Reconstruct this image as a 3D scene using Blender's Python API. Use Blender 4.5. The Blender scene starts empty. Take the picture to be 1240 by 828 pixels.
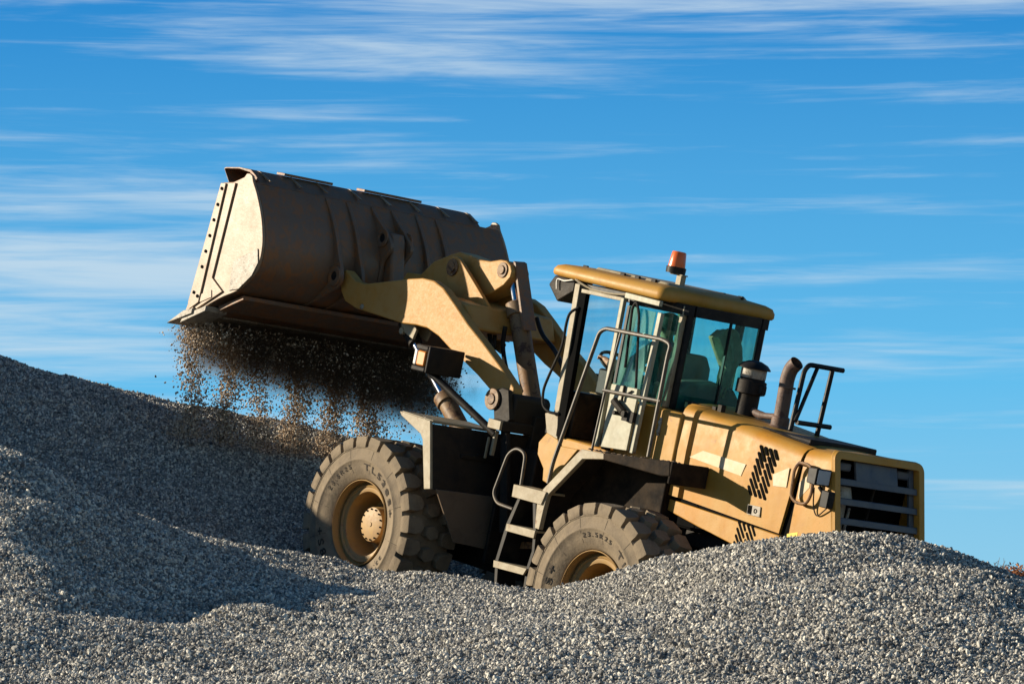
import bpy, bmesh, math, random
import numpy as np
from mathutils import Matrix, Vector, noise as mnoise

random.seed(7); rng = np.random.default_rng(7)
R = math.radians
sc = bpy.context.scene
COL = sc.collection

# ------------------------------------------------------------------ camera
FPX = 4000.94                 # focal length in photo pixels (1240 wide)
TILT = math.atan(291.0 / FPX) # camera looks slightly up; horizon low in frame
cam_d = bpy.data.cameras.new('camera'); cam = bpy.data.objects.new('camera', cam_d); COL.objects.link(cam)
cam_d.sensor_width = 36.0; cam_d.lens = 36.0 * FPX / 1240.0
cam_d.clip_start = 0.5; cam_d.clip_end = 8000
cam.rotation_euler = (math.pi / 2 + TILT, 0, 0)
sc.camera = cam

# pose of the machine, found by fitting its wheels and edges (camera axes: x right, y up, z back)
RB = np.array([[-0.6218324852009064, -0.7589240734599189, 0.19328375791014685], [0.14659365351000064, 0.1296438199860584, 0.980664458767632], [-0.7693079104620297, 0.6381431897798692, 0.030636713892311998]])
OC = np.array([1.6660433079959334, -2.335796916867937, -28.870390395020234])
CA, SA = math.cos(TILT), math.sin(TILT)
C2W = np.array([[1, 0, 0], [0, -SA, -CA], [0, CA, -SA]])   # camera axes -> world
RW = C2W @ RB; OW = C2W @ OC
Minv = RB.T

def S(px, py, y):
    """survey point: a place measured on the machine, in its own metres, on the upright plane y"""
    d = Minv @ np.array([(px - 620) / FPX, -(py - 414) / FPX, -1.0]); o = Minv @ (-OC)
    t = (y - o[1]) / d[1]; p = o + t * d
    return Vector((p[0], y, p[2]))
def SXp(px, py, x):
    d = Minv @ np.array([(px - 620) / FPX, -(py - 414) / FPX, -1.0]); o = Minv @ (-OC)
    t = (x - o[0]) / d[0]; p = o + t * d
    return Vector((x, p[1], p[2]))
def XZ(pts, y): return [(v.x, v.z) for v in (S(a, b, y) for a, b in pts)]

# ------------------------------------------------------------------ materials
def nodes_of(m):
    m.use_nodes = True; nt = m.node_tree
    return nt, nt.nodes, nt.links
def mat(name, base, rough=.6, metal=0, dust=None, dust_amt=.35, rust=None, rust_amt=.0, scale=3.0, bump=.0, bscale=60, spec=.4, streak=False):
    m = bpy.data.materials.new(name); nt, N, L = nodes_of(m)
    b = N['Principled BSDF']; b.inputs['Roughness'].default_value = rough; b.inputs['Metallic'].default_value = metal
    b.inputs['Specular IOR Level'].default_value = spec
    tc = N.new('ShaderNodeTexCoord')
    col = None
    def noisetex(s, det=6, ro=.6, vec=None, dist=0):
        n = N.new('ShaderNodeTexNoise'); n.inputs['Scale'].default_value = s; n.inputs['Detail'].default_value = det
        n.inputs['Roughness'].default_value = ro; n.inputs['Distortion'].default_value = dist
        L.new(vec or tc.outputs['Object'], n.inputs['Vector']); return n
    def ramp(src, lo, hi):
        r = N.new('ShaderNodeMapRange'); r.inputs['From Min'].default_value = lo; r.inputs['From Max'].default_value = hi
        L.new(src, r.inputs['Value']); return r.outputs['Result']
    def mix(a, bcol, fac):
        x = N.new('ShaderNodeMix'); x.data_type = 'RGBA'
        if isinstance(a, tuple): x.inputs['A'].default_value = (*a, 1)
        else: L.new(a, x.inputs['A'])
        x.inputs['B'].default_value = (*bcol, 1); L.new(fac, x.inputs['Factor']); return x.outputs['Result']
    n0 = noisetex(scale * 1.7, 8)
    darker = tuple(c * .68 for c in base)
    col = mix(tuple(base), darker, ramp(n0.outputs['Fac'], .42, .72))
    if dust:
        mp = N.new('ShaderNodeMapping'); L.new(tc.outputs['Object'], mp.inputs['Vector'])
        mp.inputs['Scale'].default_value = (1, 1, .35 if streak else 1)
        n1 = noisetex(scale, 9, .68, mp.outputs['Vector'], .3)
        c = .62 - dust_amt * .5
        col = mix(col, dust, ramp(n1.outputs['Fac'], c - .12, c + .16))
        n2 = noisetex(scale * 14, 6, .7)
        sp = ramp(n2.outputs['Fac'], .6, .72)
        mu = N.new('ShaderNodeMath'); mu.operation = 'MULTIPLY'; L.new(sp, mu.inputs[0]); mu.inputs[1].default_value = .5
        col = mix(col, tuple(c * .45 for c in dust), mu.outputs[0])
    if rust:
        n3 = noisetex(scale * 2.6, 10, .72, None, .6)
        c = .70 - rust_amt * .3
        col = mix(col, rust, ramp(n3.outputs['Fac'], c - .03, c + .05))
    L.new(col, b.inputs['Base Color'])
    nr = noisetex(scale * 5, 5)
    rr = N.new('ShaderNodeMapRange'); rr.inputs['To Min'].default_value = max(0, rough - .12); rr.inputs['To Max'].default_value = min(1, rough + .18)
    L.new(nr.outputs['Fac'], rr.inputs['Value']); L.new(rr.outputs['Result'], b.inputs['Roughness'])
    if bump:
        bp = N.new('ShaderNodeBump'); bp.inputs['Strength'].default_value = bump; bp.inputs['Distance'].default_value = .01
        nb = noisetex(bscale, 5); L.new(nb.outputs['Fac'], bp.inputs['Height']); L.new(bp.outputs['Normal'], b.inputs['Normal'])
    return m
DUST = (.36, .29, .19); RUST = (.16, .065, .025)
M = dict(
    yellow=mat('yellow_paint', (.455, .195, .014), .48, dust=(.425, .235, .05), dust_amt=.40, rust=(.3, .14, .05), rust_amt=.2, scale=2.2, bump=.06, streak=True, spec=.25),
    arm=mat('chipped_yellow_paint', (.47, .195, .022), .55, dust=(.44, .235, .058), dust_amt=.5, rust=(.46, .21, .06), rust_amt=.22, scale=7, bump=.15),
    bucket=mat('worn_bucket_steel', (.20, .10, .048), .5, metal=.0, dust=(.165, .105, .066), dust_amt=.5, rust=(.24, .105, .04), rust_amt=.62, scale=3.2, bump=.3, bscale=25, streak=True),
    bucket_side=mat('scoured_bucket_plate', (.41, .325, .225), .42, dust=(.27, .165, .09), dust_amt=.45, rust=(.28, .16, .08), rust_amt=.2, scale=1.6, bump=.1, bscale=40),
    wear=mat('worn_grey_steel', (.45, .42, .36), .5, dust=(.3, .26, .2), dust_amt=.4, rust=(.1, .07, .05), rust_amt=.45, scale=9, bump=.2),
    dark=mat('greasy_and_shaded_steel', (.013, .013, .015), .55, dust=(.036, .028, .02), dust_amt=.3, scale=3, bump=.2, spec=.12),
    black=mat('black_paint', (.010, .0105, .012), .4, dust=(.045, .037, .027), dust_amt=.12, scale=4, spec=.15),
    brown=mat('oily_brown_paint', (.23, .10, .03), .55, dust=(.20, .125, .06), dust_amt=.4, rust=(.07, .03, .015), rust_amt=.5, scale=4, bump=.15),
    trim=mat('grey_beige_paint', (.38, .33, .23), .55, dust=(.28, .23, .145), dust_amt=.4, rust=(.22, .13, .07), rust_amt=.3, scale=5, bump=.1),
    door=mat('pale_grey_green_paint', (.38, .38, .28), .5, dust=(.30, .27, .18), dust_amt=.3, rust=(.2, .1, .05), rust_amt=.15, scale=5, bump=.05),
    tyre=mat('dusty_rubber', (.125, .10, .075), .85, dust=(.225, .178, .122), dust_amt=.5, scale=5, bump=.35, bscale=45, spec=.2),
    tread=mat('tread_rubber', (.07, .058, .048), .85, dust=(.18, .145, .105), dust_amt=.3, scale=5, bump=.3, bscale=40, spec=.2),
    letter=mat('bare_rubber_letter', (.045, .037, .03), .8, spec=.2),
    rim=mat('rim_paint', (.42, .25, .06), .55, dust=(.33, .205, .08), dust_amt=.5, rust=(.25, .13, .06), rust_amt=.3, scale=6, bump=.08),
    chrome=mat('chrome_rod', (.62, .62, .64), .12, metal=1),
    rubber=mat('rubber_flap', (.10, .07, .045), .8, dust=(.16, .11, .07), dust_amt=.5, scale=3, bump=.1),
    steelrail=mat('tube_rail_paint', (.035, .03, .026), .4, dust=(.11, .085, .055), dust_amt=.3, scale=8),
    exhaust=mat('rusty_exhaust_steel', (.17, .095, .065), .6, dust=(.12, .08, .06), dust_amt=.4, rust=(.07, .035, .03), rust_amt=.5, scale=7, bump=.15),
    grille=mat('blue_grey_grille', (.06, .075, .105), .5, dust=(.10, .10, .10), dust_amt=.3, scale=5),
    stripe=mat('faded_white_stripe', (.56, .49, .37), .45, dust=(.50, .38, .20), dust_amt=.45, scale=6),
    seat=mat('green_grey_upholstery', (.05, .065, .05), .8, dust=(.09, .10, .075), dust_amt=.3, scale=5, bump=.2),
    cloth=mat('dark_work_jacket', (.018, .018, .022), .85, dust=(.04, .038, .036), dust_amt=.2, scale=6, bump=.3),
    trouser=mat('grey_work_trousers', (.13, .135, .13), .85, dust=(.2, .19, .16), dust_amt=.3, scale=9, bump=.3),
    boot=mat('black_boot', (.015, .015, .016), .5, scale=6),
    skin=mat('skin', (.55, .29, .18), .5, scale=8),
    hair=mat('dark_hair', (.02, .014, .01), .7, scale=20),
    coat=mat('olive_coat_cloth', (.30, .19, .11), .9, dust=(.46, .32, .20), dust_amt=.35, scale=7, bump=.5, bscale=18),
    yellowsticker=mat('yellow_sticker', (.80, .55, .03), .5, scale=8),
    white=mat('white_plastic', (.7, .68, .62), .4, scale=8),
    slot=mat('slot_and_shade_black', (.006, .006, .006), .9, scale=5, spec=.03),
)
def glass(name, tint, gloss=.07, rough=.02, dirt=.12, dirtcol=(.35, .5, .45)):
    m = bpy.data.materials.new(name); nt, N, L = nodes_of(m)
    for n in list(N):
        if n.type != 'OUTPUT_MATERIAL': N.remove(n)
    out = N['Material Output']
    t = N.new('ShaderNodeBsdfTransparent'); t.inputs['Color'].default_value = (*tint, 1)
    g = N.new('ShaderNodeBsdfGlossy'); g.inputs['Roughness'].default_value = rough
    d = N.new('ShaderNodeBsdfDiffuse'); d.inputs['Color'].default_value = (*dirtcol, 1)
    lw = N.new('ShaderNodeLayerWeight'); lw.inputs['Blend'].default_value = .25
    mx = N.new('ShaderNodeMixShader'); mx2 = N.new('ShaderNodeMixShader')
    ma = N.new('ShaderNodeMath'); ma.operation = 'MULTIPLY_ADD'; ma.inputs[1].default_value = .35; ma.inputs[2].default_value = gloss * .4
    L.new(lw.outputs['Fresnel'], ma.inputs[0]); L.new(ma.outputs[0], mx.inputs['Fac'])
    tc = N.new('ShaderNodeTexCoord'); mp = N.new('ShaderNodeMapping'); mp.inputs['Scale'].default_value = (5, 5, 1.6)
    L.new(tc.outputs['Object'], mp.inputs['Vector'])
    nz = N.new('ShaderNodeTexNoise'); nz.inputs['Scale'].default_value = 1.3; nz.inputs['Detail'].default_value = 7; nz.inputs['Distortion'].default_value = .5
    L.new(mp.outputs['Vector'], nz.inputs['Vector'])
    mr = N.new('ShaderNodeMapRange'); mr.inputs['From Min'].default_value = .35; mr.inputs['From Max'].default_value = .75
    mr.inputs['To Min'].default_value = dirt * .1; mr.inputs['To Max'].default_value = dirt * 2
    L.new(nz.outputs['Fac'], mr.inputs['Value']); L.new(mr.outputs['Result'], mx2.inputs['Fac'])
    L.new(t.outputs[0], mx.inputs[1]); L.new(g.outputs[0], mx.inputs[2])
    L.new(mx.outputs[0], mx2.inputs[1]); L.new(d.outputs[0], mx2.inputs[2])
    L.new(mx2.outputs[0], out.inputs['Surface'])
    return m
M['teal_glass'] = glass('teal_tinted_glass', (.58, .95, .92), dirt=.05, dirtcol=(.10, .42, .46))
M['pale_glass'] = glass('pale_green_glass', (.8, .96, .92), dirt=.08, dirtcol=(.3, .4, .35))
M['clear_glass'] = glass('clear_glass', (.86, .95, .96), dirt=.05, dirtcol=(.4, .45, .42))
M['door_glass'] = glass('dusty_door_glass', (.5, .84, .80), dirt=.28, dirtcol=(.22, .46, .40))
def plastic(name, col, rough=.25, trans=.0):
    m = bpy.data.materials.new(name); nt, N, L = nodes_of(m); b = N['Principled BSDF']
    b.inputs['Base Color'].default_value = (*col, 1); b.inputs['Roughness'].default_value = rough; b.inputs['Transmission Weight'].default_value = trans
    return m
M['orange'] = plastic('orange_lens', (.80, .15, .02), .3, .2)
M['mat_rubber'] = mat('step_rubber_and_shade_black', (.012, .010, .009), .8, dust=(.04, .028, .018), dust_amt=.25, scale=5, bump=.2, spec=.1)
M['amber'] = plastic('amber_lens', (.75, .26, .03), .3, .2)
M['lamp_glass'] = plastic('lamp_glass', (.55, .6, .65), .1, .4)

# ------------------------------------------------------------------ mesh helpers (machine metres: x forward, y left, z up)
BASE = Vector((1.7, 0, -.81))          # the machine's base between its axles
class MB:
    def __init__(s): s.v = []; s.f = []
    def add(s, vs, fs):
        b = len(s.v); s.v += [Vector(q) for q in vs]; s.f += [tuple(b + i for i in q) for q in fs]; return s
    def hexa(s, p):   # 8 corners: bottom 4 then top 4, ccw
        return s.add(p, [(3, 2, 1, 0), (4, 5, 6, 7), (0, 1, 5, 4), (1, 2, 6, 5), (2, 3, 7, 6), (3, 0, 4, 7)])
    def box(s, x0, x1, y0, y1, z0, z1):
        return s.hexa([(x0, y0, z0), (x1, y0, z0), (x1, y1, z0), (x0, y1, z0), (x0, y0, z1), (x1, y0, z1), (x1, y1, z1), (x0, y1, z1)])
    def prism(s, poly, y0, y1):      # polygon in x,z pushed along y
        n = len(poly); a = sum(poly[i][0] * poly[(i + 1) % n][1] - poly[(i + 1) % n][0] * poly[i][1] for i in range(n))
        if a < 0: poly = poly[::-1]
        lo, hi = min(y0, y1), max(y0, y1)
        vs = [(x, lo, z) for x, z in poly] + [(x, hi, z) for x, z in poly]
        fs = [tuple(range(n)), tuple(range(2 * n - 1, n - 1, -1))] + [(i, n + i, n + (i + 1) % n, (i + 1) % n) for i in range(n)]
        return s.add(vs, fs)
    def loft(s, rings, cap=True, closed=True):
        n = len(rings[0]); b = []
        for r in rings: b += list(r)
        fs = []
        for k in range(len(rings) - 1):
            for i in range(n if closed else n - 1):
                j = (i + 1) % n; fs.append((k * n + i, k * n + j, (k + 1) * n + j, (k + 1) * n + i))
        if cap: fs += [tuple(range(n - 1, -1, -1)), tuple(range((len(rings) - 1) * n, len(rings) * n))]
        return s.add(b, fs)
    def tube(s, path, r, seg=10, cap=True):
        P = [Vector(q) for q in path]; rr = r if isinstance(r, (list, tuple)) else [r] * len(P)
        rings = []; up = None
        for i, q in enumerate(P):
            t = (P[min(i + 1, len(P) - 1)] - P[max(i - 1, 0)]).normalized()
            if up is None:
                up = Vector((0, 0, 1)) if abs(t.z) < .9 else Vector((0, 1, 0))
            a = t.cross(up).normalized(); up = a.cross(t).normalized()
            rings.append([q + (a * math.cos(2 * math.pi * k / seg) + up * math.sin(2 * math.pi * k / seg)) * rr[i] for k in range(seg)])
        return s.loft(rings, cap)
    def pin(s, c, r, y0, y1, seg=20):  # short cylinder across the machine
        return s.tube([(c[0], y0, c[1]), (c[0], y1, c[1])], r, seg)
    def ring(s, c, r0, r1, y0, y1, seg=24):
        prof = [(r0, y0), (r1, y0), (r1, y1), (r0, y1)]
        rings = [[(c[0] + r * math.cos(a), y, c[1] + r * math.sin(a)) for r, y in prof] for a in (2 * math.pi * k / seg for k in range(seg + 1))]
        return s.loft(rings, False)
    def mirror(s):
        m = MB(); m.v = [Vector((q.x, -q.y, q.z)) for q in s.v]; m.f = [tuple(reversed(q)) for q in s.f]; return m
    def build(s, name, m, parent=None, bevel=0.0, smooth=35, origin=BASE, seg=2):
        me = bpy.data.meshes.new(name)
        me.from_pydata([tuple(q - origin) for q in s.v], [], s.f); me.update()
        bm = bmesh.new(); bm.from_mesh(me); bmesh.ops.recalc_face_normals(bm, faces=bm.faces); bm.to_mesh(me); bm.free()
        for p in me.polygons: p.use_smooth = True
        me.set_sharp_from_angle(angle=R(smooth))
        for mm in (m if isinstance(m, list) else [m]): me.materials.append(M[mm] if isinstance(mm, str) else mm)
        o = bpy.data.objects.new(name, me); COL.objects.link(o)
        if parent: o.parent = parent
        if bevel:
            b = o.modifiers.new('edge', 'BEVEL'); b.width = bevel; b.segments = seg; b.limit_method = 'ANGLE'; b.angle_limit = R(35)
            b.harden_normals = False
        return o
def curve(pts, n=8, closed=False):      # catmull-rom through points
    P = [Vector(q) for q in pts]; out = []
    for i in range(len(P) - 1):
        p0 = P[max(i - 1, 0)]; p1 = P[i]; p2 = P[i + 1]; p3 = P[min(i + 2, len(P) - 1)]
        for k in range(n):
            t = k / n
            out.append(.5 * ((2 * p1) + (p2 - p0) * t + (2 * p0 - 5 * p1 + 4 * p2 - p3) * t * t + (3 * p1 - p0 - 3 * p2 + p3) * t ** 3))
    out.append(P[-1]); return out
def rounded(pts, r=.06, n=4):           # polyline with rounded corners (for bent tube)
    P = [Vector(q) for q in pts]; out = [P[0]]
    for i in range(1, len(P) - 1):
        a = (P[i - 1] - P[i]); b = (P[i + 1] - P[i]); d = min(r, a.length * .45, b.length * .45)
        A = P[i] + a.normalized() * d; B = P[i] + b.normalized() * d
        for k in range(n + 1):
            t = k / n; out.append(A * (1 - t) ** 2 + P[i] * 2 * t * (1 - t) + B * t * t)
    out.append(P[-1]); return out
def thing(name, label, cat, loc=(0, 0, 0), mw=None, group=None):
    o = bpy.data.objects.new(name, None); COL.objects.link(o); o.empty_display_size = .3
    if mw is not None: o.matrix_world = mw
    else: o.location = loc
    tag(o, label, cat, group); return o
def tag(o, label=None, cat=None, group=None, kind=None):
    if label: o['label'] = label
    if cat: o['category'] = cat
    if group: o['group'] = group
    if kind: o['kind'] = kind
    return o
def part_empty(name, parent, loc=(0, 0, 0)):
    o = bpy.data.objects.new(name, None); COL.objects.link(o); o.parent = parent; o.location = loc; o.empty_display_size = .1; return o
MACHINE = Matrix([[*RW[i], OW[i]] for i in range(3)] + [[0, 0, 0, 1]])
ROOT_M = MACHINE @ Matrix.Translation(BASE)

# ================================================================== the wheel loader
LO = thing('wheel_loader', 'dusty tan-yellow wheel loader with raised tipping bucket, climbing the gravel', 'wheel loader', mw=ROOT_M)
def Z3(poly, y): return [(x, y, z) for x, z in poly]

# ---------------------------------------------------------------- bucket
prof = [(6.251, 1.538), (5.876, 1.731), (5.599, 1.852), (5.406, 2.02), (5.343, 2.147), (5.340, 2.309), (5.380, 2.445), (5.455, 2.60), (5.585, 2.784), (5.70, 2.91)]
pc = [(v.x, v.z) for v in curve([(x, 0, z) for x, z in prof], 5)]
def offs(poly, d):
    out = []
    for i in range(len(poly)):
        a = Vector(poly[max(i - 1, 0)]); b = Vector(poly[min(i + 1, len(poly) - 1)]); t = (b - a).normalized()
        dd = d(i / (len(poly) - 1)) if callable(d) else d
        out.append((poly[i][0] - t.y * dd * -1, poly[i][1] + t.x * dd * -1))
    return out
inner = offs(pc, .03)
if inner[len(inner) // 2][0] < pc[len(pc) // 2][0]: SGN = -1
else: SGN = 1
inner = offs(pc, .03 * SGN)
shell = MB().loft([[(a[0], -1.552, a[1]), (a[0], 1.552, a[1]), (b[0], 1.552, b[1]), (b[0], -1.552, b[1])] for a, b in zip(pc, inner)])
bucket = shell.build('bucket', 'bucket', LO, smooth=40)
side = [(6.60, 1.383)] + pc + [(5.735, 2.965), (5.78, 2.982), (5.83, 2.978)] + XZ([(296, 214.5), (283, 220.5), (270.5, 221)], 1.585) + [(6.405, 1.616)]
side[0] = (6.45, 1.47)
sp = MB().prism(side, 1.554, 1.585)
o = sp.build('side_plate', 'bucket_side', bucket, .006); sp.mirror().build('side_plate', 'bucket_side', bucket, .006)
f1 = MB().prism(XZ([(269.6, 222), (285.6, 221.5), (257, 336), (269.4, 353), (238, 374), (230, 366)], 1.6), 1.5865, 1.604)
f1.build('side_reinforcement', 'bucket_side', bucket, .005); f1.mirror().build('side_reinforcement', 'bucket_side', bucket, .005)
c1 = MB().prism(XZ([(267.6, 221.5), (273.5, 222), (240, 366), (229, 374), (227.5, 366)], 1.62), 1.6055, 1.622)
sc1 = c1.build('side_cutter', 'bucket_side', bucket, .004); c1.mirror().build('side_cutter', 'bucket_side', bucket, .004)
for a, b in [(252, 135), (232, 213), (213, 288), (193, 365), (173, 441), (155, 517), (115, 642), (132, 660)]:
    q = S(a / 4.04 + 206.5, b / 4.04 + 195, 1.622); MB().pin((q.x, q.z), .017, 1.6225, 1.632, 8).build('bolt', 'slot', bucket)
MB().prism(XZ([(283, 316), (312.5, 301), (313, 318), (305, 334), (289, 350), (277, 352)], 1.59), 1.5865, 1.596).build('wear_patch', 'wear', bucket, .003)
MB().prism(XZ([(243, 357), (257, 351), (257, 360), (243, 366)], 1.6), 1.606, 1.612).build('wear_patch', 'bucket_side', bucket, .002)
ce = MB().prism([(6.655, 1.365), (6.25, 1.52), (6.25, 1.575), (6.40, 1.53)], -1.63, 1.63)
ce.build('cutting_edge', 'wear', bucket, .006)
MB().prism([(6.45, 1.40), (6.05, 1.575), (6.05, 1.63), (6.40, 1.49)], 1.35, 1.612).build('corner_shoe', 'wear', bucket, .006)
MB().prism([(6.45, 1.40), (6.05, 1.575), (6.05, 1.63), (6.40, 1.49)], -1.612, -1.35).build('corner_shoe', 'wear', bucket, .006)
gd = MB().loft([[(a[0], -1.30, a[1]), (a[0], 1.50, a[1]), (b[0], 1.50, b[1]), (b[0], -1.30, b[1])] for a, b in zip(
    [(5.685, 2.90), (5.80, 2.975), (5.90, 3.02), (6.10, 3.025), (6.335, 3.0), (6.36, 2.985), (6.24, 2.86)], [(5.71, 2.885), (5.82, 2.955), (5.91, 2.995), (6.10, 3.01), (6.33, 2.988), (6.35, 2.98), (6.23, 2.86)])])
gd.build('spill_guard', 'bucket', bucket, .004)
for y0, y1 in [(.52, 1.12), (-.62, .12)]:
    MB().box(5.86, 6.0, y0, y1, 3.026, 3.052).build('guard_bar', 'bucket', bucket, .004)
for y in (1.40, 1.02, .70, .28, -.10, -.48, -.86, -1.24):
    MB().prism([(5.80, 2.978), (5.70, 2.935), (5.66, 2.945), (5.88, 3.024), (5.93, 3.022)], y - .012, y + .012).build('gusset', 'bucket_side', bucket, .003)
def along(z0, z1):
    return [q for q in pc if z0 <= q[1] <= z1]
# hinge brackets for the two lift arms, and the pair in the middle for the tilt link
for y, k in ((.70, 0), (.44, 1), (.127, 2), (-.127, 2), (-.44, 1), (-.70, 0)):
    seg = along(1.80 if k < 2 else 2.0, 2.91)
    n = len(seg)
    if k < 2: wid = lambda t: .02 + .05 * math.sin(math.pi * min(1, (1 - t) * 1.1)) + .13 * math.exp(-((t - .33) / .16) ** 2)
    else: wid = lambda t: .02 + .21 * math.exp(-((t - .68) / .17) ** 2)
    out = [(seg[i][0] - wid(i / (n - 1)) * .97, seg[i][1] - wid(i / (n - 1)) * (.1 if k == 2 else .2)) for i in range(n)]
    inn = [(q[0] + .006, q[1]) for q in seg]
    m = MB().loft([[(a[0], y - .02, a[1]), (a[0], y + .02, a[1]), (b[0], y + .02, b[1]), (b[0], y - .02, b[1])] for a, b in zip(out, inn)])
    hb = m.build('hinge_bracket', 'bucket', bucket, .006)
    if k == 0:
        s_ = 1 if y > 0 else -1
        MB().ring((5.25, 2.16), .045, .10, y + s_ * .0205, y + s_ * .05).build('hinge_boss', 'bucket', bucket, .006)
        MB().pin((5.25, 2.16), .044, y - s_ * .3, y + s_ * .045).build('hinge_pin', 'dark', bucket, .006)
    if k == 2:
        s_ = 1 if y > 0 else -1
        MB().ring((5.375, 2.61), .045, .095, y + s_ * .0205, y + s_ * .035).build('hinge_boss', 'bucket', bucket, .006)
MB().pin((5.375, 2.61), .044, -.15, .15).build('hinge_pin', 'dark', bucket, .005)
MB().prism([(6.0, 1.645), (5.62, 1.805), (5.60, 1.765), (5.98, 1.60)], -1.5, 1.5).build('skid_bar', 'bucket', bucket, .006)

# ---------------------------------------------------------------- lift arms
C3 = lambda pts: [(a / 3.6 + 400, b / 3.6 + 290) for a, b in pts]
armp = XZ(C3([(44, 175), (52, 140), (68, 131), (84, 150), (105, 178), (150, 193), (220, 185), (330, 172), (400, 168), (450, 180), (490, 210), (540, 280), (600, 370), (660, 445), (745, 560), (800, 645), (800, 700), (770, 738), (735, 740), (705, 715), (700, 660), (640, 590), (560, 510), (520, 475), (470, 420), (420, 385), (370, 372), (310, 365), (220, 335), (110, 300), (62, 268), (46, 225)]), .645)
armp = [(x, z) for x, z in armp]
am = MB().prism(armp, .535, .645)
for side_ in (1, -1):
    m = am if side_ == 1 else am.mirror()
    a = m.build('lift_arm', 'arm', LO, .012)
    pm = MB().ring((2.503, 1.378), .05, .105, .646, .672).pin((2.503, 1.378), .052, .50, .69)
    (pm if side_ == 1 else pm.mirror()).build('pivot_pin', 'brown', a, .006)
    q = S(438.5, 371.5, .647)
    dc = MB().box(q.x - .05, q.x + .05, .6455, .6485, q.z - .03, q.z + .03)
    if side_ == 1: MB().pin((q.x, q.z), .028, .6455, .655, 10).build('grease_fitting', 'wear', a, .003)
MB().prism(XZ([(550, 358), (590, 372), (594, 402), (560, 404), (546, 382)], .3), -.533, .533).build('cross_tube', 'arm', LO, .03, seg=3)
ear = XZ([(541, 322), (543.5, 313), (549, 309.5), (555, 311), (561, 320), (578, 348), (592, 372), (592, 400), (560, 400), (548, 362), (541, 335)], .24)
for s_ in (1, -1):
    m = MB().prism(ear, .20, .245)
    e = (m if s_ == 1 else m.mirror()).build('pivot_ear', 'arm', LO, .006)
pv = S(548.5, 324, .245)
MB().ring((pv.x, pv.z), .05, .085, .246, .262).pin((pv.x, pv.z), .052, -.27, .275).build('bellcrank_pin', 'brown', LO, .006)
# bellcrank
top = XZ(C3([(785, 112), (765, 92), (740, 88), (695, 95), (650, 88), (615, 72), (565, 53), (520, 66), (450, 95), (395, 150)]), .11)
bot = XZ(C3([(560, 240), (640, 262), (700, 235), (755, 200), (785, 165), (792, 138)]), .11)
bc = top + [(4.98, 2.36), (5.10, 2.16), (5.13, 2.06), (5.20, 1.99), (5.29, 2.0), (5.32, 2.08), (5.25, 2.19)][0:0] + [(4.93, 2.33), (5.08, 2.10), (5.18, 1.99), (5.10, 1.90), (4.98, 1.97), (4.72, 2.16)] + bot
bell = MB().prism(bc, -.11, .11).build('bellcrank', 'arm', LO, .012)
bp_ = S(609, 327, .11)
MB().ring((bp_.x, bp_.z), .04, .075, .111, .122).pin((bp_.x, bp_.z), .042, -.14, .135).build('lever_pin', 'brown', bell, .005)
MB().prism([(5.44, 2.66), (5.34, 2.68), (5.29, 2.60), (5.17, 2.10), (5.10, 1.97), (5.13, 1.90), (5.22, 1.90), (5.27, 2.0), (5.44, 2.58)], -.085, .085).build('tilt_link', 'bucket', LO, .02)
# tilt cylinder
p0 = Vector((bp_.x, 0, bp_.z)); p1 = S(645, 490, 0); ax = (p1 - p0).normalized(); Lc = (p1 - p0).length
pt = lambda t: p0 + ax * t
b0 = S(625, 372, 0); tb = (b0 - p0).dot(ax)
tc_ = MB().tube([pt(tb), pt(Lc)], .092, 20).tube([pt(tb - .03), pt(tb + .10)], .112, 20)
tcyl = tc_.build('tilt_cylinder', 'brown', LO, .006)
MB().tube([pt(.02), pt(tb + .02)], .045, 16).build('rod', 'chrome', tcyl)
MB().tube([pt(-.05), pt(.12)], .075, 16).build('rod_end', 'brown', tcyl, .006)
g0 = [S(624.4, 318, .065), S(638.3, 319, -.065), S(650, 401, -.065), S(634.7, 399.7, .065)]
off = Vector((.04, 0, .01))
MB().hexa([g0[3] + off, g0[2] + off, g0[2], g0[3], g0[0] + off, g0[1] + off, g0[1], g0[0]]).build('rod_guard', 'bucket', tcyl, .004)
MB().tube(rounded([S(592, 392, .1), S(600, 400, .12), S(598, 420, .13), S(594, 428, .14)], .08), .02, 8).build('hose', 'black', tcyl)
for y, a in ((.14, [(612, 395), (609, 420), (614, 450), (622, 470)]), (-.12, [(650, 385), (657, 405), (672, 425), (684, 450)]), (.2, [(596, 388), (592, 395), (596, 425)])):
    MB().tube(curve([S(*q, y) for q in a], 6), .022, 8).build('hose', 'black', tcyl)
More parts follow.
